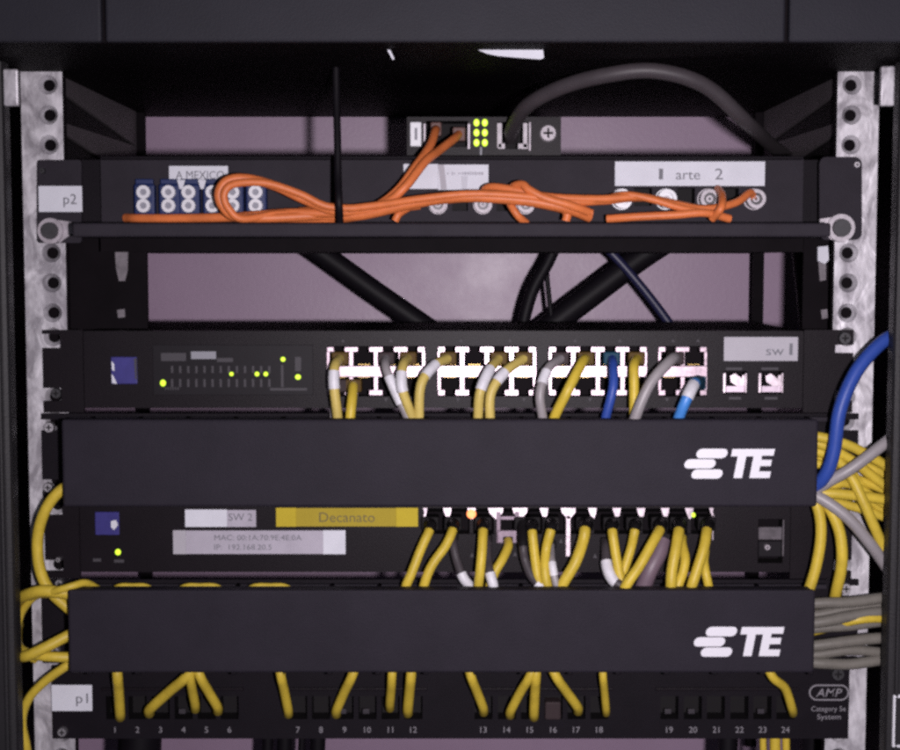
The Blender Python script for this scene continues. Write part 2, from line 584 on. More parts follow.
rail(-1)
rail(1)
for sx in (-1, 1):
    # dark channel behind the rail holes
    MB().box(sx * 0.2255, sx * 0.2455, 0.013, 0.016, ZB, ZT - 0.021).build('rail_backing', M['chassis'], rack)
    # side sheet of the cabinet and front pillar
    MB().box(sx * 0.300, sx * 0.303, -0.05, WALL_Y - 0.004, ZB, ZT).build('side_panel', M['cabinet'], rack)
    xin = 0.2445 if sx < 0 else 0.2462
    MB().box(sx * xin, sx * 0.300, -0.045, -0.030, ZB, ZT, 0.003).build('pillar', M['pillar'], rack)
    MB().box(sx * (xin + 0.004), sx * (xin + 0.0062), -0.0475, -0.0447, ZB, ZT, 0.0008).build('pillar_edge', M['pillar'], rack)
    # inner side plates; paler strips paint their lit area, the gap its shadow wedge
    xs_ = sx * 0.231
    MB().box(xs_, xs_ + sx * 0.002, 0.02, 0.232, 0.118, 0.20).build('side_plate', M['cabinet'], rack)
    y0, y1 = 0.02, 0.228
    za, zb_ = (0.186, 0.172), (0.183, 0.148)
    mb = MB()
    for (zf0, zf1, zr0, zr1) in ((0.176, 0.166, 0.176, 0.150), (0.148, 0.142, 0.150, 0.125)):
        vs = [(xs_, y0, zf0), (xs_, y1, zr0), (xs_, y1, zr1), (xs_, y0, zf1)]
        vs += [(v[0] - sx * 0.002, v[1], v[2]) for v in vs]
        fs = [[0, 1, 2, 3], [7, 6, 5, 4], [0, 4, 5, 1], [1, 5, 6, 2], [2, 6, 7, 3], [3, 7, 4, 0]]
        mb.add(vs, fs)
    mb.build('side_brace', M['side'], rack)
    MB().box(xs_ + sx * 0.001, xs_ - sx * 0.007, 0.233, 0.238, -0.30, 0.22).build('rear_post', M['chassis'], rack)

# slotted black gusset plates between the fibre shelf and the first switch
GY = 0.035
for sgn, (a, b, s0, s1, q0, q1) in ((-1, (66, 147, 115, 128, 117, 125)), (1, (803, 840, 818, 829, 821, 828))):
    g = pbox('gusset_plate', rack, a, 238, b, 336, GY, 0.002, M['chassis'])  # raised pale patches below stand for light seen in the slots
    if sgn < 0:
        MB().pprism([(115, 251), (128, 251), (127.5, 270), (125, 281), (119, 281), (116, 268)], GY - 0.0015, 0.0014).build('clip', M['clip_grey'], g)
        MB().pprism([(117, 310), (124.5, 309), (125, 317), (118, 318)], GY - 0.0015, 0.0014).build('clip', M['clip_grey'], g)
    else:
        MB().pprism([(818, 247), (828, 246), (829, 260), (825, 264), (818, 261)], GY - 0.0025, 0.0024).build('clip', M['label'], g)  # white patch in place of a bright screw
        MB().pprism([(818.5, 262), (826, 264), (826, 280), (820, 281)], GY - 0.0015, 0.0014).build('clip', M['clip_grey'], g)
        MB().pprism([(821, 310), (827, 309), (828, 318), (822, 319)], GY - 0.0015, 0.0014).build('clip', M['clip_grey'], g)
# galvanised lugs on the pillars at the top
pbox('lug', rack, 3, 69, 18, 106, -0.0495, 0.004, M['galv'], 0.001)
pbox('lug', rack, 881, 66, 895, 106, -0.0495, 0.004, M['galv'], 0.001)
# pale latch plate on the right pillar, only its edge in view
lp = pbox('latch_plate', rack, 893, 695, 926, 748, -0.0475, 0.0026, M['ferrule'], 0.001)
pbox('latch_face', lp, 895.5, 698, 923, 745, -0.0482, 0.0012, M['pillar'], 0.0004)

# ------------------------------------------------------------------ the unit above
dev = thing('rack_appliance', 'wide black appliance with seamed front bezel overhanging the top of the rails', 'appliance', Vector((0, 0.0, P(450, 42, -0.118).z)))
zb = P(450, 42, -0.118).z
MB().box(-0.272, 0.272, -0.112, 0.268, zb + 0.0003, zb + 0.11, 0.001).build('chassis', M['chassis'], dev)
for (u0, u1) in ((-60, 101), (105, 785.5), (789.5, 960)):
    a, b = P(u0, 20, -0.118).x, P(u1, 20, -0.118).x
    MB().box(a, b, -0.118, -0.113, zb, zb + 0.105, 0.0014).build('bezel', M['bezel'], dev)
# torn paper tape hanging from the underside behind the front edge
TY = -0.088
for out in (((478, 50), (500, 49), (543, 49), (544, 58), (540, 59.5), (520, 58), (497, 56), (486, 53.5)), ((387, 49), (390, 49), (394.5, 59), (392.5, 60))):
    poly = [(P(u, v, TY).x, min(P(u, v, TY).z, zb + 0.0005)) for u, v in out]
    MB().prism(poly, TY, TY + 0.0005).build('paper_tape', M['label'], dev)


# ------------------------------------------------------------------ fibre shelf p2
fs_ = thing('fibre_patch_bay', 'dark grey rack fibre panel with front tray, white name label and round adapters', 'patch panel', P(450, 236, 0))
FY = 0.004
ports_left = [144, 169, 189, 213, 233, 256]
round_mid = [438, 482.5, 525]
round_right = [621, 665, 707, 753]
dark_mid = [460, 504.5]
dark_right = [643, 686, 730, 775]
mb = MB()
holed_plate(mb, 101, 159, 803, 224, FY, 0.004, [(x - 8, 192, x + 8, 211) for x in dark_mid] + [(x - 9, 188, x + 9, 206) for x in dark_right[:3]])
mb.build('front_plate', M['tray'], fs_)
for x in dark_mid:
    p = P(x, 201.5, FY)
    cavity(MB(), p.x, p.z, 16 * MM, 19 * MM, FY + 0.001, FY + 0.012).build('empty_port', M['hole'], fs_)
for x in dark_right[:3]:
    p = P(x, 197, FY)
    cavity(MB(), p.x, p.z, 18 * MM, 18 * MM, FY + 0.001, FY + 0.012).build('empty_port', M['hole'], fs_)
pbox('cheek', fs_, 82, 160, 101, 236, 0.010, 0.10, M['panel'])
pbox('cheek', fs_, 803, 160, 819, 236, 0.010, 0.10, M['panel'])
pbox('top_edge', fs_, 100, 156, 804, 159.5, -0.001, 0.10, M['panel'], 0.0006)
pbox('body', fs_, 100, 162, 804, 252, FY + 0.014, 0.17, M['chassis'])
pbox('tray', fs_, 72, 223, 831, 237, -0.043, 0.046, M['tray'], 0.0012)
# ears (rounded plates)


def ear(parent, u0, v0, u1, v1, Y, depth, m, r=6, notches=()):
    pts = []
    for (cx, cy, a0) in ((u1 - r, v0 + r, -90), (u1 - r, v1 - r, 0), (u0 + r, v1 - r, 90), (u0 + r, v0 + r, 180)):
        for k in range(5):
            a = math.radians(a0 + 90 * k / 4)
            pts.append((cx + r * math.cos(a), cy + r * math.sin(a)))
    return MB().pprism(pts, Y, depth).build('ear', m, parent)


el = ear(fs_, 37, 160, 81.5, 243, -0.0035, 0.003, M['tray'], 3)
er = ear(fs_, 819.5, 157, 862, 240, -0.0035, 0.003, M['tray'], 7)
for (u, v, r) in ((51.5, 231, 13), (840, 228, 14)):
    p = P(u, v, -0.0035)
    k = MM
    tab = MB()
    s = -1 if u > 450 else 1
    tab.ring((p.x, p.z), r * k, r * k * 0.55, -0.0065, -0.0035, 24)
    tab.pprism([(u - s * 2, v - 12), (u + s * 20, v - 9), (u + s * 21, v + 2), (u + s * 8, v + 12)][::1], -0.0050, 0.0014)
    wsh = tab.build('washer', M['pale_metal'] if u > 450 else M['tin'], fs_)
    b_ = MB().cyl((p.x, p.z), r * k * 0.62, -0.0095, -0.0066, 18, r * k * 0.66).build('bolt', M['screw_dark'], wsh)
screw(fs_, 43, 171, -0.0036, 3.0, M['screw_dark'])
screw(fs_, 856, 165, -0.0036, 3.2, M['screw'])
sticker('name_label', fs_, 38.5, 186, 82, 212, -0.0037, M['label'], [('p2', 70, 199, 10, 13)], label='white label reading p2')
# labels on the face
sticker('paper_label', fs_, 169, 166, 228, 183, FY, M['label'], [('A MEXICO', 200, 175, 8, 48)], label='white label reading A MEXICO')
cl = sticker('paper_label', fs_, 403.5, 164, 438, 189, FY, M['label'], label='blank white label piece')
sticker('paper_label', fs_, 438, 164.6, 488.5, 190, FY - 0.0007, M['label'], label='white folded label with faded print')
mb = MB()
u = 447.0
while u < 484:
    w_ = random.uniform(1.0, 3.2)
    h_ = random.uniform(1.5, 4.0)
    mb.pbox(u, 173.5 - h_ / 2, u + w_, 173.5 + h_ / 2, FY - 0.0015, 0.0003)
    u += w_ + random.choice((0.6, 0.8, 3.0 if u < 458 else 0.7))
mb.build('faded_print', M['ink_faint'], fs_)
MB().pprism([(438.2, 164.8), (444, 164.8), (447, 189.6), (441, 189.6)], FY - 0.0016, 0.0004).build('label_fold', M['label_grey'], fs_)
MB().pprism([(461, 176), (468, 176), (467, 189.6), (462, 189.6)], FY - 0.0016, 0.0004).build('label_fold', M['label_crease'], fs_)
sticker('paper_label', fs_, 615, 161.5, 765, 186, FY, M['label'], [('1', 661, 174, 11, 4), ('arte', 688, 174.5, 10, 24), ('2', 719, 174, 11, 8)], label='long white label reading 1 arte 2')
# blue duplex adapters
for i, x in enumerate(ports_left):
    wdt = 10.5
    a = pbox('adapter', fs_, x - wdt, 184, x + wdt, 215, FY - 0.007, 0.0072, M['adapter'], 0.0012)
    for v in (192.3, 205.8):
        p = P(x, v, FY - 0.007)
        rg = MB().ring((p.x, p.z), 6.9 * MM, 3.2 * MM, p.y - 0.0025, p.y + 0.0004, 20)
        o = rg.build('ferrule', M['ferrule'], a)
        MB().cyl((p.x, p.z), 3.3 * MM, p.y - 0.0012, p.y + 0.0003, 14).build('core', M['ferrule_hole'], o) if False else None
        c_ = MB().cyl((p.x, p.z), 3.25 * MM, p.y - 0.0010, p.y + 0.0003, 14)
        c_.build('ferrule_core', M['ferrule_hole'], a)
    if i < 5:
        pbox('latch', a, x - 9, 179, x + 9, 184.5, FY - 0.005, 0.004, M['adapter'], 0.0006)
for (u, v) in ((181, 184), (202, 184)):
    MB().pprism([(u - 4, v - 4), (u + 4, v - 4), (u + 1.5, v + 5), (u - 1.5, v + 5)], FY - 0.0088, 0.0012).build('label_tab', M['label'], fs_)
# round adapters
for i, x in enumerate(round_mid + round_right):
    v = 205 if i < 3 else 199.5
    r = 8.6 if i < 3 else 9.6
    p = P(x, v, FY)
    rg = MB().ring((p.x, p.z), r * MM, r * 0.62 * MM, FY - 0.010, FY, 26)
    rg.ring((p.x, p.z), r * 1.12 * MM, r * 0.9 * MM, FY - 0.003, FY, 26)
    filled = i in (3, 4)
    o = rg.build('round_adapter', M['ferrule'] if filled else M['pale_metal'], fs_)
    MB().cyl((p.x, p.z), r * 0.64 * MM, FY - 0.007, FY + 0.001, 20).build('dust_cap' if filled else 'ferrule', M['ferrule'] if filled else M['screw_dark'], o)
    if i != 3:
        MB().ring((p.x, p.z), r * 0.36 * MM, r * 0.16 * MM, FY - 0.0085, FY - 0.006, 16).build('sleeve', M['pale_metal'], o)

# ------------------------------------------------------------------ media converter on top of the fibre shelf
MY = 0.030
mc = thing('media_converter', 'small black media converter with green lights standing on the fibre panel', 'converter', P(480, 157, MY))
mb = MB()
holed_plate(mb, 407, 117, 561, 158.5, MY, 0.09, [(426, 121, 468, 147), (497, 122, 528, 149)])
mb.build('case', M['switch'], mc)
p0, p1 = P(447, 134, MY), P(512.5, 135.5, MY)
k = px(MY)
cavity(MB(), p0.x, p0.z, 42 * k, 26 * k, MY + 0.0005, MY + 0.02).build('fibre_socket', M['hole'], mc)
cavity(MB(), p1.x, p1.z, 31 * k, 27 * k, MY + 0.0005, MY + 0.02).build('network_socket', M['hole'], mc)
sw = pbox('power_switch', mc, 410, 122, 421.5, 146.5, MY - 0.002, 0.003, M['ferrule'], 0.0006)
pbox('switch_mark', sw, 414.6, 128, 417.4, 140, MY - 0.0023, 0.0008, M['ink_soft'])
pbox('socket_rim', mc, 423.6, 124, 425.6, 149, MY - 0.0012, 0.002, M['tin'])
pbox('socket_rim', mc, 467.8, 124, 470, 149, MY - 0.0012, 0.002, M['tin'])
for (a, b, c, d) in ((497, 123, 502, 148), (523, 123, 527.5, 148), (498, 143.5, 505, 149), (518, 143.5, 528, 149), (528.8, 122, 531, 151)):
    pbox('socket_shield', mc, a, b, c, d, MY - 0.0015, 0.003, M['pale_metal'] if a < 528 else M['tin'], 0.0003)
for r_ in range(3):
    for c_ in range(2):
        led(mc, 476.5 + 8.3 * c_, 122.8 + 10 * r_, MY, 6.0, 7.6, M['led_green'])
pbox('printed_mark', mc, 480, 147, 482, 155, MY - 0.0002, 0.0004, M['ink_soft'])
screw(mc, 548, 133.5, MY, 8.6, M['pale_metal'])


# ------------------------------------------------------------------ network switches
def port_mesh(name, wpx, hpx, deep=0.012, flip=False):
    k = MM
    mb = MB()
    cavity(mb, 0, 0, wpx * k, hpx * k, 0.0, deep)
    me = mb.mesh(name, M['hole'])
    return me


def contact_mesh(wpx):
    mb = MB()
    for i in range(8):
        x = (-0.5 + (i + 0.5) / 8) * wpx * MM
        mb.box(x - 0.18e-3, x + 0.18e-3, 0.004, 0.0105, -0.0002, 0.0002)
    return mb.mesh('contacts', M['contact'])


CONTACT = contact_mesh(12)
SY = -0.0045
s1 = thing('network_switch', 'black switch labelled sw 1 with bright metal shielded port blocks and lit indicator window', 'network switch', P(450, 404, 0))
blocks1 = [(326.5, 4), (437.5, 4), (548.5, 4), (658, 2)]
PW = 24.7
rects = [(u + 1, 346, u + PW * n_ - 1, 396.5) for u, n_ in blocks1]
sfp = [(723, 747), (758.5, 783.5)]
rects += [(a, 371, b, 394) for a, b in sfp]
mb = MB()
holed_plate(mb, 84, 331, 803, 408, SY, 0.012, rects)
mb.build('front_panel', M['switch'], s1)
MB().box(P(84, 370, SY).x + 0.0005, P(803, 370, SY).x - 0.0005, SY + 0.0125, 0.12, P(450, 407.5, SY).z, P(450, 331.5, SY).z).build('case', M['chassis'], s1)


def notched_ear(parent, u0, u1, v0, v1, Y, outer_left, m, slot=None):
    """ear plate with open slots cut in from its outer edge"""
    mb = MB()
    sl = slot or [(v0 + 5, v0 + 19), (v1 - 19, v1 - 5)]
    rs = [((u0 - 1, a, u0 + 18, b) if outer_left else (u1 - 18, a, u1 + 1, b)) for a, b in sl]
    rs = [(max(r[0], u0), r[1], min(r[2], u1), r[3]) for r in rs]
    holed_plate(mb, u0, v0, u1, v1, Y, 0.0026, rs, back=True)
    return mb.build('ear', m, parent)


notched_ear(s1, 43, 83.4, 330, 412.5, -0.0035, True, M['switch'], [(334, 348), (388, 401)])
notched_ear(s1, 803.6, 853, 330, 412.5, -0.0035, False, M['switch'], [(345, 353), (390, 401)])
screw(s1, 57, 393, -0.0002, 5.5, M['screw_dark'])
screw(s1, 844, 338, -0.0036, 6.5, M['screw_dark'])
badge = pbox('logo_badge', s1, 111, 357, 137, 384, SY - 0.0012, 0.0014, M['blue_badge'], 0.0004)
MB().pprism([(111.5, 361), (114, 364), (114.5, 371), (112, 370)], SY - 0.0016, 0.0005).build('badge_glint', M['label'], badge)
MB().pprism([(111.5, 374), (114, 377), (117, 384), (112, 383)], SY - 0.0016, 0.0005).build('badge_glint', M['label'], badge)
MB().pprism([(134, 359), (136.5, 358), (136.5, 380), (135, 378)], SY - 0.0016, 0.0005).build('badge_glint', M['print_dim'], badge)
win = pbox('indicator_window', s1, 153, 345, 313, 395, SY - 0.0008, 0.001, M['switch_window'], 0.0002)
WY = SY - 0.0008
pbox('model_strip', win, 161, 353, 186, 361, WY - 0.0003, 0.0004, M['print_dim'])
pbox('model_strip', win, 191, 351.5, 216, 359, WY - 0.0003, 0.0004, M['label_grey'] if False else M['ink_soft'])
mb = MB()
for r_ in range(2):
    for i in range(13):
        u = 171 + i * 8.1
        mb.pbox(u, 366 + 13 * r_, u + 2.2, 373 + 14 * r_, WY - 0.0002, 0.0003)
for i in range(6):
    mb.pbox(165 + i * 2.5, 387, 166.2 + i * 2.5, 390, WY - 0.0002, 0.0003)
mb.pbox(270, 388, 307, 390.5, WY - 0.0002, 0.0003)
mb.pbox(281, 365, 283.5, 387, WY - 0.0002, 0.0003)
mb.pbox(295, 357, 301, 371, WY - 0.0002, 0.0003)
mb.pbox(217, 358, 233, 362, WY - 0.0002, 0.0003)
mb.build('printed_scale', M['print_dim'], win)
for (u, v, a, b) in ((163, 383, 6, 7), (231.5, 374, 4.4, 4.4), (257, 374, 4.8, 4.8), (265.8, 374, 4.8, 4.8), (283, 359.3, 5, 5), (298, 377, 6, 5.5)):
    led(win, u, v, WY, a, b, M['led_green'])
PORT1 = port_mesh('port', 20, 22)
S1P = {}
for u, n_ in blocks1:
    k = px(SY)
    blk = MB()
    Y = SY - 0.0012
    ue = u + PW * n_
    blk.pbox(u, 366, ue, 377, Y, 0.0022, 0.0003)                       # bar between the two rows
    for i in range(n_ + 1):
        c = u + PW * i
        hw = 2.3
        a, b = (c - hw, c + hw) if 0 < i < n_ else ((c, c + 3.4) if i == 0 else (c - 3.4, c))
        cw = 7.4
        ca, cb = (c - cw, c + cw) if 0 < i < n_ else ((c, c + 8) if i == 0 else (c - 8, c))
        blk.pbox(a, 351.5, b, 366.2, Y + 0.0001, 0.002, 0.0003)
        blk.pbox(a, 376.8, b, 390.5, Y + 0.0001, 0.002, 0.0003)
        blk.pbox(ca, 346.5, cb, 352.5, Y, 0.002, 0.0006)
        blk.pbox(ca, 389.5, cb, 396, Y, 0.002, 0.0006)
    bo = blk.build('port_block', M['shield_port'], s1)
    for i in range(n_):
        for row, v in ((0, 357.5), (1, 385.5)):
            p = P(u + PW * (i + 0.5), v, SY)
            po = inst('port', PORT1, bo, Vector((p.x, SY + 0.0012, p.z)))
            if True:
                zz = p.z + (-0.0045 if row == 0 else 0.0045)
                inst('contacts', CONTACT, bo, Vector((p.x, SY + 0.0012, zz)))
for i, (a, b) in enumerate(sfp):
    k = px(SY)
    p = P((a + b) / 2, 382.5, SY)
    so = cavity(MB(), p.x, p.z, (b - a) * k, 23 * k, SY + 0.0005, SY + 0.02).build('module_slot', M['hole'], s1)
    Y = SY - 0.001
    fr = MB()
    fr.pbox(a, 373, a + 3, 393, Y, 0.002, 0.0003)
    fr.pbox(b - 2, 373, b, 393, Y, 0.002, 0.0003)
    fr.build('slot_frame', M['shield'], so)
    dr = MB()
    dr.pprism([(a + 7, 376), (a + 12, 373.5), (a + 17, 377), (a + 19, 379), (b - 5, 375.5), (b - 2.2, 375), (b - 2.2, 386), (a + 14, 386), (a + 8, 382)], Y - 0.0006, 0.0016)
    dr.build('slot_door', M['shield'], so)
    pbox('slot_flap', so, a + 3.2, 386.2, b - 2.2, 392, SY + 0.002, 0.002, M['shield_dull'])
    pbox('slot_mark', so, a + 3, 367.5, b - 5, 370, SY - 0.0003, 0.0006, M['print_dim'])
    pbox('slot_mark', so, a + 6, 397, b - 6, 399.5, SY - 0.0003, 0.0006, M['print_dim'])
sl = sticker('name_label', s1, 724, 337, 798, 361, SY, M['label_grey'], [('sw', 775, 350.5, 9.5, 18), ('1', 791, 349, 12, 3.2)], label='grey label reading sw 1')
for u in (343, 391, 461, 510, 575, 620, 673, 698):
    MB().pprism([(u - 2, 342), (u + 2, 342), (u, 339)], SY - 0.0003, 0.0005).build('port_mark', M['print_dim'], s1)
for u in (386, 458, 524, 590, 667):
    MB().pprism([(u - 2, 398), (u + 2, 398), (u, 402)], SY - 0.0003, 0.0005).build('port_mark', M['print_dim'], s1)

s2 = thing('network_switch', 'black switch half hidden between the two cable managers, with white and yellow Decanato labels', 'network switch', P(450, 572, 0))
U0, PW2 = 423.0, 24.2
rects2 = [(U0 + 2, 508, U0 + PW2 * 12 - 2, 534), (758, 519, 783, 563)]
mb = MB()
holed_plate(mb, 80, 500, 790, 572, SY, 0.012, rects2)
mb.build('front_panel', M['switch'], s2)
MB().box(P(80, 537, SY).x + 0.0005, P(790, 537, SY).x - 0.0005, SY + 0.0125, 0.12, P(450, 571.5, SY).z, P(450, 500.5, SY).z).build('case', M['chassis'], s2)
notched_ear(s2, 45, 79.5, 497.5, 578.5, -0.0035, True, M['switch'], [(503, 515), (560, 571)])
notched_ear(s2, 790.5, 852, 497.5, 578.5, -0.0035, False, M['switch'], [(503, 515), (560, 571)])
screw(s2, 59, 559, -0.0036, 2.6, M['screw'])
badge = pbox('logo_badge', s2, 95, 512, 119, 535, SY - 0.0012, 0.0014, M['blue_badge'], 0.0004)
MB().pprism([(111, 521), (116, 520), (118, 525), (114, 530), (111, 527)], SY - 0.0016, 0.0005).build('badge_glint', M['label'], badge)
led(s2, 118, 552, SY, 6, 6.5, M['led_green'])
pbox('printed_mark', s2, 114, 559.5, 124, 562.5, SY - 0.0003, 0.0006, M['print_dim'])
pbox('printed_mark', s2, 93, 558.5, 101, 561.5, SY - 0.0003, 0.0006, M['print_dim'])
sticker('paper_label', s2, 185, 509.5, 227, 527, SY, M['label'], label='white half of the SW 2 label')
sticker('paper_label', s2, 227, 510, 256, 527, SY, M['label_dull'], [('SW 2', 240.5, 517, 7.5, 24)], label='greyed half of a label reading SW 2')
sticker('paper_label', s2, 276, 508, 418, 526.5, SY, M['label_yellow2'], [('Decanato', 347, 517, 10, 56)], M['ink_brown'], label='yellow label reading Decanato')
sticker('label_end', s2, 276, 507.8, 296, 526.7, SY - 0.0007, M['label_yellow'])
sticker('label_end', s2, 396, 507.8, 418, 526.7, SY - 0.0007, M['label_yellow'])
sticker('paper_label', s2, 173, 530.5, 345.5, 554, SY, M['label_dull'], [('MAC: 00:1A:70:9E:4E:0A', 258, 537.5, 5.5, 88), ('IP:  192.168.20.5', 243, 547, 5.5, 58)], M['ink'], label='white label with MAC and IP address lines')
sticker('label_end', s2, 173, 530.3, 186, 554.2, SY - 0.0007, M['label_grey'])
sticker('label_end', s2, 323, 530.3, 345.5, 554.2, SY - 0.0007, M['label'])
# ports
pbk = MB()
Y = SY - 0.0012
for i in range(13):
    c = U0 + PW2 * i
    q = 4.2 if i not in (3, 4, 6) else 7.5
    a, b = max(U0, c - q), min(U0 + PW2 * 12, c + q)
    pbk.pprism([(a, 508), (b, 508), (b - 0.6, 512.5), (c + 1.9, 518.5), (c - 0.2, 519), (a + 1.6, 513.0)], Y, 0.002)
pbk.pbox(U0 + PW2 * 6 - 2.8, 515, U0 + PW2 * 6 + 2.8, 557, Y, 0.002, 0.0005)
pbk.pbox(U0 + PW2 * 12 - 1, 515, U0 + PW2 * 12, 540, Y, 0.002)
pb2 = pbk.build('port_block', M['shield'], s2)
PORT2 = port_mesh('port', 21, 22)
for i in range(12):
    p = P(U0 + PW2 * (i + 0.5), 523, SY)
    inst('port', PORT2, pb2, Vector((p.x, SY + 0.0012, p.z)))
for i in range(11):
    pbox('port_wall', pb2, U0 + PW2 * (i + 1) - 1.7, 508.5, U0 + PW2 * (i + 1) + 1.7, 533.5, SY + 0.0004, 0.011, M['switch'])
# the open shielded socket
fr = MB()
fr.pbox(496.5, 512, 500.5, 543, Y - 0.001, 0.002, 0.0003)
fr.pbox(515, 512, 519, 543, Y - 0.001, 0.002, 0.0003)
fr.pbox(497, 530.5, 518.5, 543.5, Y - 0.002, 0.002, 0.0008)
fr.pbox(500.3, 516.5, 515.2, 519.5, Y - 0.0008, 0.002)
fr.build('socket_frame', M['socket_mauve'], pb2)
led(pb2, 471.4, 514, Y - 0.0006, 9.5, 9.5, M['led_orange'])
led(pb2, 693.5, 515, Y - 0.0004, 4, 5, M['led_green'])
for (u, v) in ((472, 555), (515, 554), (561, 541), (595, 556)):
    MB().pprism([(u - 2, v + 2), (u + 2, v + 2), (u, v - 2.5)], SY - 0.0003, 0.0005).build('port_mark', M['print_dim'], s2)
p = P(770.5, 541, SY)
k = px(SY)
so = cavity(MB(), p.x, p.z, 25 * k, 44 * k, SY + 0.0005, SY + 0.015).build('module_slot', M['hole'], s2)
dr = MB()
dr.pbox(758.5, 527, 782.5, 540, SY + 0.001, 0.003, 0.0006)
dr.build('slot_door', M['latch_grey'], so)
pbox('slot_flap', so, 758.5, 541, 782.5, 557, SY + 0.004, 0.003, M['switch_window'], 0.0006)
screw(so, 766.5, 546.5, SY + 0.004, 3.0, M['tin'])
pbox('slot_edge', so, 782.6, 520, 784, 556, SY - 0.0006, 0.001, M['latch_grey'])


# ------------------------------------------------------------------ horizontal cable managers
def te_logo(parent, ox, oy, Y, s=1.0):
    def q(pts):
        return [(ox + (x - 684) * s, oy + (y - 449) * s) for x, y in pts]

    def bar(x0, x1, y0, y1, sk=2.5):
        h = (y1 - y0) / 2
        out = []
        for k in range(9):
            a = math.pi / 2 - math.pi * k / 8
            out.append((x1 - h + h * math.cos(a) - sk * math.sin(a) / 2, (y0 + y1) / 2 + h * math.sin(a)))
        for k in range(9):
            a = -math.pi / 2 - math.pi * k / 8
            out.append((x0 + h + h * math.cos(a) - sk * math.sin(a) / 2, (y0 + y1) / 2 + h * math.sin(a)))
        return out
    mb = MB()
    for b in (bar(696, 727, 448.8, 458.2), bar(684, 715, 459.2, 468.4), bar(691, 722, 469.4, 478.6)):
        mb.pprism(q(b), Y - 0.0004, 0.0006)
    mb.pprism(q([(732, 449), (754.5, 449), (753, 456.3), (745.8, 456.3), (741.5, 478), (733, 478), (737.3, 456.3), (730.5, 456.3)]), Y - 0.0004, 0.0006)
    mb.pprism(q([(754.5, 449), (774.5, 449), (773, 455.6), (761.6, 455.6), (760.8, 459.8), (771.4, 459.8), (770.2, 466), (759.6, 466), (758.5, 471.4), (770.4, 471.4), (769, 478), (748.8, 478)]), Y - 0.0004, 0.0006)
    return mb.build('logo', M['logo'], parent)


CY = -0.042


def manager(label, c0, v0, c1, v1, b0, b1, logo, screws):
    t = thing('cable_manager', label, 'cable manager', P(450, b1, 0), 'horizontal cable managers with TE logo')
    cov = MB().pbox(c0, v0, c1, v1, CY, 0.0035, 0.0015)
    x0, x1 = P(c0, (v0 + v1) / 2, CY).x, P(c1, (v0 + v1) / 2, CY).x
    zt, zb_ = P(450, v0, CY).z, P(450, v1, CY).z
    cov.box(x0 + 0.0016, x1 - 0.0016, CY + 0.002, CY + 0.012, zt - 0.0026, zt - 0.0004, 0.0006)
    cov.box(x0 + 0.0016, x1 - 0.0016, CY + 0.002, CY + 0.012, zb_ + 0.0004, zb_ + 0.0026, 0.0006)
    cv = cov.build('cover', M['cover'], t)
    te_logo(cv, logo[0], logo[1], CY)
    mb = MB()
    holed_plate(mb, 42, b0, 858, b1, -0.0035, 0.0026, [(42, b0 + 6, 58, b0 + 17), (42, b1 - 17, 58, b1 - 6), (842, b0 + 6, 858, b0 + 17), (842, b1 - 17, 858, b1 - 6)], back=True)
    mb.build('back_plate', M['panel'], t)
    # comb fingers above and below, reaching forward to the cover
    xa, xb = P(74, 450, 0).x, P(826, 450, 0).x
    zf, zg = P(450, b0 + 2, 0).z, P(450, b1 - 2, 0).z
    n_ = 16
    for zc, sgn in ((zf, -1), (zg, 1)):
        for i in range(n_):
            x = xa + (xb - xa) * (i + 0.5) / n_
            MB().box(x - 0.0016, x + 0.0016, CY + 0.012, -0.0036, zc, zc + sgn * 0.0035, 0.0006).build('finger', M['panel'], t)
        MB().box(xa, xb, -0.0085, -0.0037, zc, zc + sgn * 0.0028, 0.0005).build('flange', M['tray'], t)
    for (u, v, r) in screws:
        screw(t, u, v, -0.0036, r, M['screw'])
    return t


manager('charcoal cable manager cover with white TE logo directly under switch sw 1', 62, 419.5, 818, 507, 413.5, 496.5, (684.5, 449), ((50, 427, 5.5), (49, 487, 5.0), (845, 488, 5)))
manager('charcoal cable manager cover with white TE logo directly above patch panel p1', 68, 590, 815, 673, 579.5, 663, (694, 627), ((60, 582.5, 4.0), (56, 650, 5.0), (845, 588, 6)))

# ------------------------------------------------------------------ patch panel p1
PY = -0.0040
pp = thing('copper_patch_bay', 'black 24 port patch panel labelled p1 with white port numbers and oval logo', 'patch panel', P(450, 738, 0))
nums = [115, 137.5, 160.5, 183.5, 206.5, 229.5, 298, 321, 344.5, 367.5, 390.5, 413.5, 483.5, 507, 530, 553.5, 576.5, 599.5, 669.5, 693, 716, 739.5, 762.5, 785.5]
mb = MB()
holed_plate(mb, 52, 666, 849, 738.5, PY, 0.003, [(u - 9, 696, u + 9, 719) for u in nums])
mb.build('front_panel', M['panel'], pp)
PORT3 = port_mesh('port', 18.4, 23.4, 0.012)
for i, u in enumerate(nums):
    p = P(u, 707.5, PY)
    po = inst('port', PORT3, pp, Vector((p.x, PY + 0.0008, p.z)))
    text('port_number', str(i + 1), u, 729.5, PY, 6.2, M['print'], pp)
for g in range(4):
    a, b = nums[g * 6] - 14, nums[g * 6 + 5] + 14
    pbox('module_rim', pp, a, 688, b, 691, PY - 0.0015, 0.0018, M['switch'], 0.0004)
for i in (3, 8, 9, 12, 18, 19, 22):
    u = nums[i] - 2
    pbox('port_latch', pp, u - 3, 709, u + 4, 714, PY + 0.001, 0.002, M['latch_dim'], 0.0004)
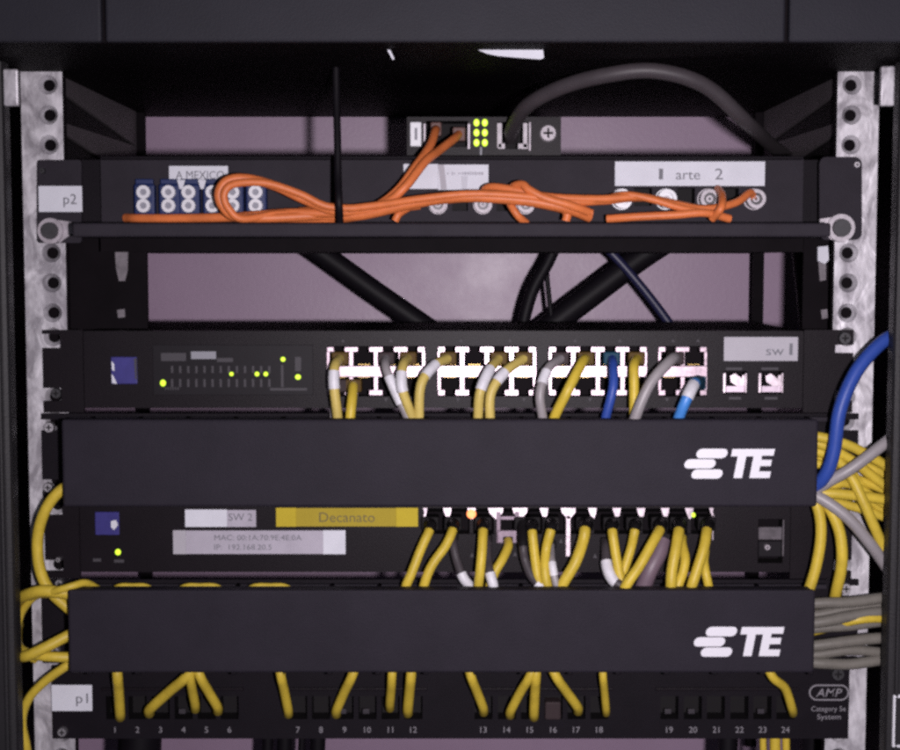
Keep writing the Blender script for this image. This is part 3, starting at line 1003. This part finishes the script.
# a bare clear plug left in port 16
cp = pbox('clear_plug', pp, 545, 702, 561, 720, PY - 0.004, 0.010, M['plug_clear'], 0.001)
sticker('name_label', pp, 51.5, 685, 92, 711, PY, M['label'], [('p1', 82, 698, 10, 12)], label='white label reading p1')
screw(pp, 63, 731, PY, 5.0, M['screw'])
screw(pp, 837, 673, PY, 7.0, M['screw_dark'])
ov = []
ovi = []
for k in range(36):
    a = 2 * math.pi * k / 36
    cx = 829 + (11.5 if math.cos(a) >= 0 else -11.5)
    ov.append((cx + 8.5 * math.cos(a), 692.5 + 8.0 * math.sin(a)))
    ovi.append((cx + 7.1 * math.cos(a), 692.5 + 6.6 * math.sin(a)))
mb = MB()
vs = [P(u, v, PY - 0.0003) for u, v in ov + ovi]
mb.add(vs + [q + Vector((0, 0.0006, 0)) for q in vs], [[i, (i + 1) % 36, (i + 1) % 36 + 36, i + 36] for i in range(36)] + [[i + 72, (i + 1) % 36 + 72, (i + 1) % 36, i] for i in range(36)])
lg = mb.build('logo_ring', M['print'], pp)
text('lettering', 'AMP', 829, 692.5, PY, 8.5, M['print'], lg, 27, 0.25, 0.015)
text('lettering', 'Category 5e', 828.5, 708.5, PY, 5.2, M['print'], pp, 35)
text('lettering', 'System', 829, 716.5, PY, 5.2, M['print'], pp, 24)


# ------------------------------------------------------------------ cables
def cable(name, label, pts, rpx, m, group=None, cat='cable', tags=(), plug=None, boot=None, extra=None, per=8):
    P3 = [P(*q) for q in pts]
    ym = sum(q[2] for q in pts) / len(pts)
    r = rpx * px(ym)
    sp = spline(P3, per)
    parts = bool(tags or plug or boot)
    if not parts:
        o = MB().tube(sp, r).build(name, m)
        return tag(o, label, cat, group)
    root = thing(name, label, cat, sp[0] if not plug else P(*pts[0]), group)
    MB().tube(sp, r).build('cord', m, root)
    nseg = len(sp) - 1
    for t in tags:
        a, b = t[0], t[1]
        tm = t[2] if len(t) > 2 else M['white_tag']
        i0, i1 = int(a * nseg), max(int(a * nseg) + 2, int(b * nseg))
        MB().tube(sp[i0:i1 + 1], r * 1.13, 12).build('wrap_tag', tm, root)
    if plug:
        wpx, hpx, pm = plug
        u, v, y = pts[0]
        pbox('plug', root, u - wpx / 2, v - hpx / 2, u + wpx / 2, v + hpx / 2, y - 0.002, 0.012, pm, 0.001)
    if boot:
        MB().tube(sp[:max(3, int(boot[0] * nseg))], [r * 1.5 - r * 0.4 * i / max(1, int(boot[0] * nseg) - 1) for i in range(max(3, int(boot[0] * nseg)))], 12).build('boot', boot[1], root)
    return root


# --- patch cords of switch sw 1: (label, material, points in pixels, tags)
PC = 'clear'
zin = -0.030


def sw1(label, m, u0, v0, mids, u1, tags=(), plugm='plug_clear', r=5.0, boot=None, y1=-0.026):
    pts = [(u0, v0, -0.007)] + mids + [(u1, 421, y1), (u1 + (u1 - (mids[-1][0] if mids else u0)) * 0.3, 446, -0.020)]
    cable('patch_cable', label, pts, r, M[m], 'patch cables leaving switch sw 1', tags=tags, plug=(17, 13, M[plugm]), boot=boot)


sw1('yellow patch cord with white tag at first upper port of switch sw 1', 'yellow_pale', 340, 358.5, [(335, 366, -0.024), (334, 385, -0.028)], 338, [(0.36, 0.56)], 'plug_yellow')
sw1('bright yellow untagged patch cord at second lower port of switch sw 1', 'yellow', 353, 386, [(353, 387, -0.016), (352, 400, -0.024)], 350, (), 'plug_yellow')
sw1('thin pale cord behind the first tagged yellow cord of switch sw 1', 'grey', 339, 386, [(333, 392, -0.013)], 333, (), 'plug_clear', 3.2, y1=-0.014)
sw1('grey patch cord with white tag slanting beside third column of switch sw 1', 'grey', 386, 358.5, [(386, 368, -0.022), (396, 393, -0.026)], 409, [(0.36, 0.62)], 'plug_clear', 4.6)
sw1('yellow patch cord with white tag crossing the slanting grey cord below switch sw 1', 'yellow_pale', 408, 358.5, [(403, 366, -0.024), (402, 388, -0.030)], 413, [(0.36, 0.55)], 'plug_yellow')
sw1('yellow patch cord with white tag bridging first and second port blocks', 'yellow_pale', 448, 358.5, [(434, 366, -0.020), (421, 385, -0.028)], 419, [(0.22, 0.42)], 'plug_yellow')
sw1('straighter yellow cord of the pair dropping from second port block', 'yellow_pale', 499, 358.5, [(489, 371, -0.024), (480, 393, -0.030)], 478, [(0.22, 0.47)], 'plug_yellow')
sw1('curving yellow cord of the pair dropping from second port block', 'yellow_pale', 524, 358.5, [(505, 372, -0.022), (491, 393, -0.027)], 490, [(0.27, 0.40)], 'plug_yellow')
sw1('pale grey patch cord between second and third port blocks of switch sw 1', 'grey', 561, 358.5, [(548, 369, -0.022), (540, 394, -0.029)], 543, [(0.3, 0.42)], 'plug_clear', 4.8)
sw1('bright yellow cord crossing diagonally over third port block, ending beside the pale grey cord', 'yellow', 586, 358.5, [(582, 363, -0.022), (568, 390, -0.032)], 553, (), 'plug_yellow', 5.2)
sw1('dark blue patch cord at fourth column of third port block', 'blue', 612, 358.5, [(613, 366, -0.020), (613, 388, -0.028)], 605, (), 'teal', 4.8)
sw1('yellow cord hanging straight from last column of third port block', 'yellow', 637, 358.5, [(634, 366, -0.022), (634, 390, -0.026)], 634, (), 'plug_yellow', 5.0)
sw1('grey patch cord curving down left from small fourth port block', 'grey', 676, 358.5, [(671, 360, -0.026), (650, 384, -0.034)], 634, (), 'plug_clear', 5.6, y1=-0.033)
sw1('light blue patch cord with white tag at small fourth port block', 'blue_light', 698, 383, [(694, 384, -0.022), (687, 398, -0.030)], 678, [(0.30, 0.52)], 'teal', 5.6, boot=(0.26, M['teal']))

# --- patch cords of the second switch
def sw2(label, m, u0, v0, mids, u1, v1=590, tags=(), r=4.9, y1=-0.026):
    port = U0 + PW2 * (min(11, max(0, int((u0 - U0) / PW2))) + 0.5)
    lower = v0 > 540
    tail = mids + [(u1, v1, y1), (u1 + (u1 - (mids[-1][0] if mids else u0)) * 0.2, v1 + 24, -0.018)]
    if lower:
        cable('patch_cable', label, [(u0, v0 - 6, -0.006), (u0, v0 + 1, -0.014)] + tail, r, M[m], 'patch cables leaving the Decanato switch', tags=tags, plug=(11, 8, M['plug_black']))
    else:
        cable('patch_cable', label, [(u0, 524, -0.006), (u0, v0 + 5, -0.019)] + tail, r, M[m], 'patch cables leaving the Decanato switch', tags=tags, plug=(18, 14, M['plug_black']), boot=(0.27, M['plug_black']))


W2 = 'of the Decanato switch'
sw2('yellow cord beside the yellow Decanato label, slanting down left', 'yellow', 430, 524, [(421, 549, -0.024), (412, 572, -0.027)], 405)
sw2('curved yellow cord from second port %s' % W2, 'yellow', 453, 524, [(446, 545, -0.024), (431, 567, -0.027)], 423)
sw2('grey cord with white lower end beside the orange light %s' % W2, 'grey_dark', 453, 543, [(457, 561, -0.018), (463, 577, -0.022)], 471, tags=[(0.55, 0.85)], r=4.6, y1=-0.020)
sw2('upright yellow cord below the orange light %s' % W2, 'yellow', 483, 524, [(482, 550, -0.026), (480, 572, -0.028)], 478, r=5.0)
sw2('yellow cord below the empty metal socket %s' % W2, 'yellow', 508, 546, [(502, 560, -0.020), (495, 572, -0.022)], 489, r=4.8, y1=-0.022)
sw2('grey cord with white tag below the empty metal socket %s' % W2, 'grey_dark', 487, 545, [(488, 562, -0.022), (490, 573, -0.028)], 494, tags=[(0.6, 0.9)], r=4.6, y1=-0.029)
sw2('grey cord with white end just right of the empty metal socket', 'grey_dark', 523, 540, [(525, 560, -0.020), (532, 577, -0.024)], 542, tags=[(0.7, 0.9)], r=4.6)
sw2('upright yellow cord just right of the empty metal socket', 'yellow', 532, 525, [(534, 550, -0.022), (537, 573, -0.024)], 540, r=4.9)
sw2('dim yellow cord leaving the port left of the T shaped metal divider', 'yellow', 551, 524, [(546, 550, -0.020), (545, 572, -0.026)], 548, r=5.0)
sw2('pale grey cord with white tag under the T shaped metal divider', 'grey', 551, 551, [(552, 563, -0.024), (554, 575, -0.026)], 557, r=3.8, tags=[(0.42, 0.62)])
sw2('thick yellow cord slanting down left past the T shaped metal divider', 'yellow', 585, 524, [(583, 541, -0.022), (575, 563, -0.027)], 560, r=5.8)
sw2('yellow cord leading the fan of three, slanting down right', 'yellow', 612, 524, [(615, 550, -0.023), (619, 572, -0.025)], 623, r=5.0)
sw2('middle yellow cord of the fan of three', 'yellow', 635, 524, [(631, 548, -0.019), (624, 570, -0.021)], 618, r=4.8, y1=-0.021)
sw2('longest slanting yellow cord of the fan of three, beside the mauve sleeve', 'yellow', 660, 524, [(653, 542, -0.026), (640, 565, -0.031)], 624, r=5.4, y1=-0.032)
sw2('white tagged grey cord curling under the fan of three yellow cords', 'grey_dark', 606, 548, [(607, 566, -0.022), (613, 580, -0.027)], 626, v1=591, tags=[(0.36, 0.66)], r=5.2, y1=-0.028)
sw2('left yellow cord of the upright pair beside the mauve sleeve', 'yellow', 679, 524, [(676, 548, -0.027), (672, 570, -0.030)], 671, r=5.6, y1=-0.030)
sw2('bulging right yellow cord of the upright pair beside the mauve sleeve', 'yellow', 682, 543, [(685, 558, -0.021), (683, 572, -0.024)], 677, r=5.0, y1=-0.026)
sw2('yellow cord from last port %s, slanting down left' % W2, 'yellow', 707, 524, [(704, 547, -0.027), (697, 570, -0.030)], 691, r=5.4, y1=-0.030)
sw2('yellow cord tucked behind the last slanting one %s' % W2, 'yellow', 705, 550, [(704, 561, -0.018), (706, 574, -0.022)], 709, r=4.6, y1=-0.022)
cable('cable_sleeve', 'mauve grey sleeved cord lying behind the longest slanting yellow cord', [(663, 540, -0.008), (659, 553, -0.012), (650, 570, -0.015), (640, 595, -0.012)], 8.5, M['sheath'], cat='cable')

# yellow cords lying inside the lower manager, seen through the gap above its cover
for i, (a, b) in enumerate(((114, 151), (180, 221), (249, 290))):
    cable('patch_cable', ['short stretch of yellow cord in the gap below the blue badge of the Decanato switch',
                          'stretch of yellow cord in the gap below the left end of the MAC address label',
                          'stretch of yellow cord in the gap below the right part of the MAC address label'][i],
          [(a - 12, 606, -0.020), (a + 2, 588.5, -0.022), ((a + b) / 2, 586.5, -0.022), (b - 2, 588.5, -0.022), (b + 12, 606, -0.020)], 3.6, M['yellow'], 'yellow cords lying in the lower cable manager')


# --- patch cords of patch panel p1
def pan(label, u0, u1, v1, r=5.0, mid=None, dim=False):
    mids = [mid] if mid else [((u0 * 0.55 + u1 * 0.45), 690, -0.022)]
    pts = [(u0 - (u1 - u0) * 0.5, 652, -0.024), (u0, 676, -0.028)] + mids + [(u1, v1, -0.014), (u1 + (u1 - u0) * 0.05, v1 + 5, -0.004)]
    cable('patch_cable', label, pts, r, M['yellow'], 'patch cables entering patch panel p1')


pan('yellow cord entering port 1 of patch panel p1, beside the p1 label', 117.5, 120, 712, 5.2)
pan('long slanting yellow cord of the trio entering port 3 of patch panel p1', 187, 151, 708, 5.4)
pan('middle yellow cord of the trio entering patch panel p1 above number 4', 190, 195, 704, 4.8)
pan('yellow cord of the trio slanting towards port 5 of patch panel p1', 200, 217, 706, 5.0)
pan('single yellow cord entering the port before number 8 of patch panel p1', 281, 288, 709, 4.8)
pan('lone yellow cord slanting down left to port 9 of patch panel p1', 352, 337, 709, 5.0)
pan('slightly thinner, dimmer yellow cord of the near vertical pair at ports 11 and 12', 392, 390, 703, 4.6)
pan('thicker yellow cord of the near vertical pair, ending at port 12', 411, 408, 708, 5.2)
pan('lone yellow cord slanting down right to port 13 of patch panel p1', 471, 483, 707, 4.8)
pan('slanting yellow cord of the V shaped pair, ending at port 14', 530, 511, 710, 4.8)
pan('nearly upright yellow cord of the V shaped pair, ending at port 15', 536, 534, 712, 5.0)
pan('yellow cord leaning over the clear plug towards port 17', 556, 577, 706, 5.0)
pan('thin upright yellow cord alone above number 18', 603, 606, 708, 4.0)
pan('yellow cord arching into port 24 of patch panel p1', 772, 792, 708, 4.6, (785, 688, -0.022))

# --- orange fibres on the tray of p2
G = 'orange fibre leads on the fibre panel'


def fib(label, pts, r=3.4, **kw):
    return cable('fibre_cable', label, pts, r * 1.22, M['orange'], G, per=10, **kw)


fib('orange fibre lead lying along the tray under the blue adapters', [(126, 218, 0.003), (140, 218.5, -0.005), (180, 218.5, -0.010), (235, 217, -0.014), (290, 213, -0.018), (335, 213, -0.020), (390, 207, -0.021), (440, 200, -0.021), (500, 197, -0.021), (560, 205, -0.020), (592, 214, -0.018)], 3.8)
fib('orange fibre lead forming the big loop over the blue adapters', [(420, 205, -0.016), (375, 210, -0.018), (335, 211, -0.022), (305, 200, -0.024), (275, 186, -0.026), (246, 178.5, -0.027), (227, 181, -0.028), (219, 193, -0.028), (223, 207, -0.027), (236, 217, -0.026), (270, 218, -0.022), (315, 216, -0.018), (345, 217, -0.014)], 3.9)
fib('orange fibre lead forming the inner strand of the big loop', [(425, 200, -0.019), (375, 207, -0.021), (330, 207, -0.026), (300, 194, -0.028), (270, 184, -0.030), (247, 182.5, -0.031), (230, 186, -0.031), (224, 196, -0.031), (229, 209, -0.030), (243, 219, -0.028), (280, 214, -0.020), (330, 215, -0.016)], 3.2)
fib('orange fibre lead from the tray to the near socket of the media converter', [(300, 212, -0.010), (345, 217, -0.014), (375, 207, -0.018), (398, 190, -0.018), (416, 166, -0.012), (430, 146, 0.002), (435, 132, 0.014), (436, 129, 0.026)][::-1], 3.6, plug=(11, 14, M['plug_brown']))
fib('orange fibre lead from the tray to the far socket of the media converter', [(310, 217, -0.012), (350, 212, -0.016), (385, 203, -0.020), (406, 186, -0.022), (425, 162, -0.014), (440, 150, 0.000), (454, 139, 0.014), (459, 134, 0.026)][::-1], 3.6, plug=(13, 14, M['plug_brown']))
fib('orange fibre lead lowest in the bundle beside the black tie strap', [(240, 218, -0.010), (290, 219, -0.013), (335, 219, -0.016), (375, 213, -0.015), (410, 205, -0.013), (450, 199, -0.014), (500, 198, -0.015), (550, 206, -0.015), (580, 214, -0.013)], 3.8)
fib('orange fibre lead topmost in the bundle between tie strap and folded label', [(300, 211, -0.010), (322, 210, -0.017), (345, 209, -0.022), (380, 205, -0.024), (420, 199, -0.027), (470, 194, -0.028), (520, 196, -0.027), (570, 202, -0.024), (605, 201, -0.020), (645, 198, -0.016), (690, 207, -0.014)], 3.2)
fib('thick orange fibre lead along the middle of the tray', [(318, 216, -0.016), (360, 215, -0.019), (410, 204, -0.024), (460, 197, -0.026), (520, 200, -0.025), (565, 208, -0.024), (590, 217, -0.018)], 4.6)
fib('orange fibre lead curling over the folded white label', [(488, 199, -0.006), (484, 191, -0.012), (492, 187, -0.018), (515, 190, -0.022), (550, 197, -0.024), (600, 199, -0.022), (640, 197, -0.020), (672, 204, -0.020), (705, 209, -0.019), (735, 203, -0.014), (750, 193, -0.006), (753, 197, -0.002)], 3.3)
fib('orange fibre lead with a kink above the third round adapter', [(509, 191, -0.014), (515, 186, -0.020), (523, 185, -0.024), (529, 190, -0.026), (545, 198, -0.027), (572, 206, -0.026), (588, 212, -0.022)], 3.6)
fib('orange fibre tail bending down past the third round adapter', [(508, 200, -0.020), (513, 209, -0.024), (519, 217, -0.024), (526, 223, -0.020)], 3.2)
fib('short orange fibre end under the lead near the folded label', [(408, 208, -0.016), (399, 214, -0.020), (395, 221, -0.020)], 3.2)
fib('orange fibre strand along the tray towards the round adapters', [(560, 200, -0.016), (595, 201, -0.018), (625, 195, -0.020), (650, 199, -0.022), (685, 209, -0.022), (716, 213, -0.018)], 3.0)
fib('short orange fibre tail hanging at the tray edge before the 1 arte 2 label', [(560, 207, -0.018), (567, 213, -0.022), (566, 221, -0.022)], 3.6)
fib('orange fibre lead lying low under the 1 arte 2 label', [(607, 219, -0.018), (635, 217, -0.022), (675, 215, -0.024), (705, 213, -0.024), (730, 219, -0.020)], 3.4)
fib('orange fibre lead rising to the adapter under the digit 2', [(718, 189, -0.004), (722, 196, -0.018), (721, 208, -0.027), (712, 219, -0.022)], 3.3)

cable('cable_tie', 'thin black tie strap hanging down in front of the fibre panel bundle', [(336, 66, -0.018), (336.5, 100, -0.020), (337.5, 140, -0.025), (338, 175, -0.029), (339, 202, -0.036), (340, 222, -0.030)], 3.8, M['wire_black'], cat='cable tie')

# --- cables behind, between the shelf and the first switch
cable('grey_cable', 'dark grey cable arching from the media converter over the fibre panel', [(511, 138, 0.034), (513, 128, 0.018), (526, 107, -0.008), (560, 88, -0.028), (605, 75.5, -0.043), (655, 71, -0.048), (705, 86, -0.043), (748, 124, -0.020), (772, 146, 0.060), (787, 158, 0.140), (792, 178, 0.205), (798, 250, 0.21), (806, 330, 0.21), (810, 380, 0.20)], 7.0, M['grey_dark'], plug=None)
B = 'black cables hanging behind the first switch'
cable('black_cable', 'thick black cable slanting down right behind the rack, under the loop of orange fibre', [(290, 232, 0.19), (325, 256, 0.19), (378, 294, 0.19), (430, 330, 0.19), (470, 360, 0.19)], 11.5, M['wire_black'], B)
cable('black_cable', 'medium black cable curving down left next to the thickest black cable', [(560, 235, 0.19), (548, 262, 0.19), (532, 292, 0.19), (522, 330, 0.19), (520, 360, 0.19)], 6.5, M['wire_black'], B)
cable('black_cable', 'thin black wire hanging between two slanting black cables', [(547, 240, 0.195), (547, 275, 0.195), (551, 315, 0.195), (553, 345, 0.195)], 2.6, M['wire_black'], B)
cable('black_cable', 'thickest black cable slanting down left across the navy cable', [(680, 232, 0.20), (640, 258, 0.20), (592, 294, 0.20), (545, 330, 0.20), (510, 360, 0.20)], 13.0, M['wire_black'], B)
cable('navy_cable', 'thin navy cable slanting down right behind switch sw 1', [(596, 238, 0.185), (620, 262, 0.185), (648, 295, 0.185), (674, 330, 0.185), (690, 355, 0.185)], 4.6, M['wire_navy'])

# --- cables under the bottom panel
for i, (u, r) in enumerate(((268, 6), (285, 8), (302, 4), (318, 8))):
    cable('black_cable', ['black cable below patch panel p1 under the gap before number 7', 'thick black cable below patch panel p1 left of number 7', 'thin black cable below patch panel p1 under number 7', 'thick black cable below patch panel p1 under number 8'][i],
          [(u + 2, 690, 0.15), (u, 740, 0.15), (u - 2, 820, 0.15), (u, 980, 0.15), (u + 3, 1180, 0.15)], r, M['wire_black'], 'black cables below patch panel p1')
for i, (u, r) in enumerate(((140, 22), (728, 10), (816, 16))):
    cable('black_cable', ['broad black cable bundle below patch panel p1 under port 2', 'black cable below patch panel p1 under number 22', 'broad black cable bundle below the oval logo'][i],
          [(u + 2, 690, 0.10), (u, 740, 0.10), (u - 2, 820, 0.10), (u, 980, 0.10), (u + 3, 1180, 0.10)], r, M['wire_black'], 'black cables below patch panel p1')
for i, (u, r) in enumerate(((763, 3.5), (775, 5.5), (786, 4))):
    cable('yellow_cable', ['thin yellow cable below patch panel p1 left of number 24', 'thick yellow cable below patch panel p1 under number 24', 'dim yellow cable below patch panel p1 right of number 24'][i],
          [(u, 700, 0.02), (u, 742, 0.02), (u + 2, 820, 0.02), (u, 980, 0.02), (u - 2, 1180, 0.02)], r, M['yellow'], 'yellow cables below patch panel p1')

# --- cords at the left ends of the cable managers
GL = 'yellow cords looping at the left rail'
cable('yellow_cable', 'yellow cord bowing outward between the two cable managers at the left rail', [(80, 480, -0.026), (60, 491, -0.028), (46, 509, -0.028), (38, 535, -0.026), (39, 565, -0.025), (48, 588, -0.024), (66, 606, -0.024), (85, 620, -0.024)], 5.8, M['yellow'], GL)
cable('yellow_cable', 'thick yellow cord crossing the left rail level with the top of the lower manager', [(90, 596, -0.024), (66, 593, -0.032), (42, 591, -0.034), (24, 596, -0.028), (17, 602, -0.014), (16, 612, 0.006), (18, 625, 0.03)], 6.0, M['yellow'], GL)
cable('yellow_cable', 'yellow cord end rising to the right above the lower manager cover', [(30, 597, -0.028), (55, 591, -0.036), (72, 586, -0.036), (86, 583, -0.030), (100, 590, -0.020)], 3.8, M['yellow'], GL)
cable('yellow_cable', 'dim yellow cord looping around the left rail beside the lower manager', [(52, 594, -0.020), (36, 596, -0.018), (22, 612, -0.014), (17, 634, -0.014), (22, 652, -0.020), (36, 660, -0.024)], 3.8, M['yellow'], GL)
cable('yellow_cable', 'yellow cord slanting up right into the lower manager', [(88, 626, -0.024), (67, 636, -0.030), (44, 648, -0.034), (26, 656, -0.034), (17, 655, -0.024), (15, 648, -0.006), (17, 640, 0.02)], 5.6, M['yellow'], GL)
cable('yellow_cable', 'yellow cord running level into the lower manager below the slanting one', [(90, 656, -0.024), (66, 657, -0.030), (44, 656, -0.031), (27, 653, -0.026), (18, 646, -0.016), (17, 634, 0.0), (18, 620, 0.02)], 5.2, M['yellow'], GL)
cable('yellow_cable', 'long yellow cord dropping from the lower manager past the p1 label', [(84, 654, -0.022), (66, 666, -0.026), (44, 682, -0.026), (28, 700, -0.024), (22, 722, -0.022), (27, 752, -0.020), (34, 820, -0.016), (36, 960, -0.012), (30, 1180, -0.010)], 4.6, M['yellow'], GL)

# --- cords at the right ends
GR = 'yellow cords spilling from the upper cable manager at the right rail'
YR = [
    ('yellow cord arching highest out of the upper manager, behind the blue cable', [(790, 434, -0.022), (820, 437, -0.026), (850, 446, -0.026), (880, 462, -0.024), (905, 480, -0.020)], 5.2),
    ('second highest yellow cord arching out of the upper manager', [(790, 440, -0.020), (820, 444, -0.023), (850, 459, -0.022), (880, 482, -0.020), (905, 500, -0.018)], 5.2),
    ('yellow cord running down right behind the pale grey crossing cable', [(790, 452, -0.018), (820, 452, -0.020), (845, 466, -0.019), (872, 500, -0.018), (900, 530, -0.016)], 5.2),
    ('yellow cord low in the fan beside the grey crossing cables', [(790, 466, -0.018), (820, 464, -0.019), (850, 476, -0.018), (880, 488, -0.017), (905, 498, -0.016)], 4.8),
    ('yellow cord rising slightly from the upper manager end below the grey cable', [(790, 492, -0.020), (822, 488, -0.024), (850, 484, -0.022), (882, 503, -0.020), (905, 512, -0.018)], 4.8),
    ('yellow cord running level from the upper manager near its lower corner', [(790, 494, -0.022), (822, 493, -0.027), (850, 495, -0.028), (882, 499, -0.026), (905, 504, -0.022)], 5.4),
    ('yellow cord diving steeply over the level one towards the right pillar', [(830, 452, -0.020), (850, 475, -0.028), (864, 503, -0.032), (877, 533, -0.031), (890, 562, -0.026)], 5.4),
    ('yellow cord near the pillar at the upper edge of the fan', [(790, 458, -0.016), (825, 460, -0.016), (855, 462, -0.016), (880, 472, -0.016), (905, 486, -0.015)], 4.6),
    ('yellow cord lowest in the fan near the pillar', [(790, 500, -0.018), (825, 500, -0.020), (855, 507, -0.020), (882, 516, -0.019), (905, 524, -0.017)], 4.8),
]
for lb, pts, r in YR:
    cable('yellow_cable', lb, pts, r, M['yellow'], GR)
cable('yellow_cable', 'yellow cord hanging from the upper manager beside the Decanato switch, inner one of two', [(800, 480, -0.024), (816, 503, -0.027), (821, 530, -0.028), (817, 562, -0.028), (808, 592, -0.027), (798, 615, -0.022)], 5.6, M['yellow'], 'yellow cords hanging between the managers')
cable('yellow_cable', 'yellow cord hanging from the upper manager beside the right rail, outer one of two', [(805, 482, -0.024), (826, 503, -0.027), (839, 530, -0.029), (842, 560, -0.029), (837, 588, -0.023), (831, 605, -0.014), (812, 616, -0.013), (795, 622, -0.012)], 5.8, M['yellow'], 'yellow cords hanging between the managers')
cable('grey_cable', 'pale grey cable rising right across the yellow fan to the pillar', [(800, 500, -0.022), (828, 482, -0.030), (852, 468, -0.034), (880, 447, -0.032), (905, 428, -0.024)], 6.0, M['grey'])
cable('grey_cable', 'pale grey cable slanting down right from the lower corner of the upper manager', [(795, 488, -0.024), (822, 499, -0.030), (848, 518, -0.033), (868, 541, -0.032), (884, 563, -0.028), (898, 585, -0.022)], 6.2, M['grey'])
cable('blue_cable', 'thick blue cable dropping along the right rail into the upper manager', [(925, 318, -0.020), (900, 332, -0.026), (880, 344, -0.031), (856, 372, -0.036), (840, 410, -0.038), (834, 450, -0.036), (826, 474, -0.033), (812, 488, -0.026), (795, 490, -0.020)], 7.0, M['blue'])
GO = 'grey cords leaving the right end of the lower manager'
OL = [
    ('olive grey cord topmost of the bundle beside the lower manager', 'grey_olive', [(790, 606, -0.022), (820, 603, -0.026), (850, 602, -0.026), (880, 598, -0.024), (905, 594, -0.02)], 5.6),
    ('olive grey cord crossing second in the bundle beside the lower manager', 'grey_olive', [(790, 616, -0.02), (820, 614, -0.022), (850, 608, -0.022), (880, 606, -0.02), (905, 606, -0.018)], 5.2),
    ('olive grey cord just above the yellow one in the lower bundle', 'grey_olive', [(790, 624, -0.022), (820, 622, -0.027), (850, 616, -0.026), (880, 612, -0.024), (905, 612, -0.02)], 5.8),
    ('dull yellow cord tucked in the grey bundle beside the lower manager', 'yellow', [(800, 634, -0.012), (830, 627, -0.018), (855, 620, -0.026), (880, 618, -0.025), (905, 620, -0.020)], 4.8),
    ('olive grey cord below the dull yellow one in the lower bundle', 'grey_olive', [(790, 632, -0.02), (820, 628, -0.023), (850, 626, -0.023), (880, 622, -0.021), (905, 622, -0.018)], 5.0),
    ('olive grey cord under the dark gap of the lower bundle', 'grey_olive', [(790, 648, -0.022), (820, 645, -0.026), (850, 641, -0.026), (880, 638, -0.024), (905, 638, -0.02)], 5.8),
    ('olive grey cord second from bottom of the lower bundle', 'grey_olive', [(790, 656, -0.02), (820, 654, -0.022), (850, 650, -0.022), (880, 652, -0.02), (905, 654, -0.018)], 5.2),
    ('olive grey cord lowest of the bundle, along the manager bottom corner', 'grey_olive', [(790, 660, -0.022), (820, 663, -0.025), (850, 664, -0.024), (880, 660, -0.022), (905, 658, -0.02)], 5.6),
]
for lb, m, pts, r in OL:
    cable('grey_cable' if m != 'yellow' else 'yellow_cable', lb, pts, r, M[m], GO)
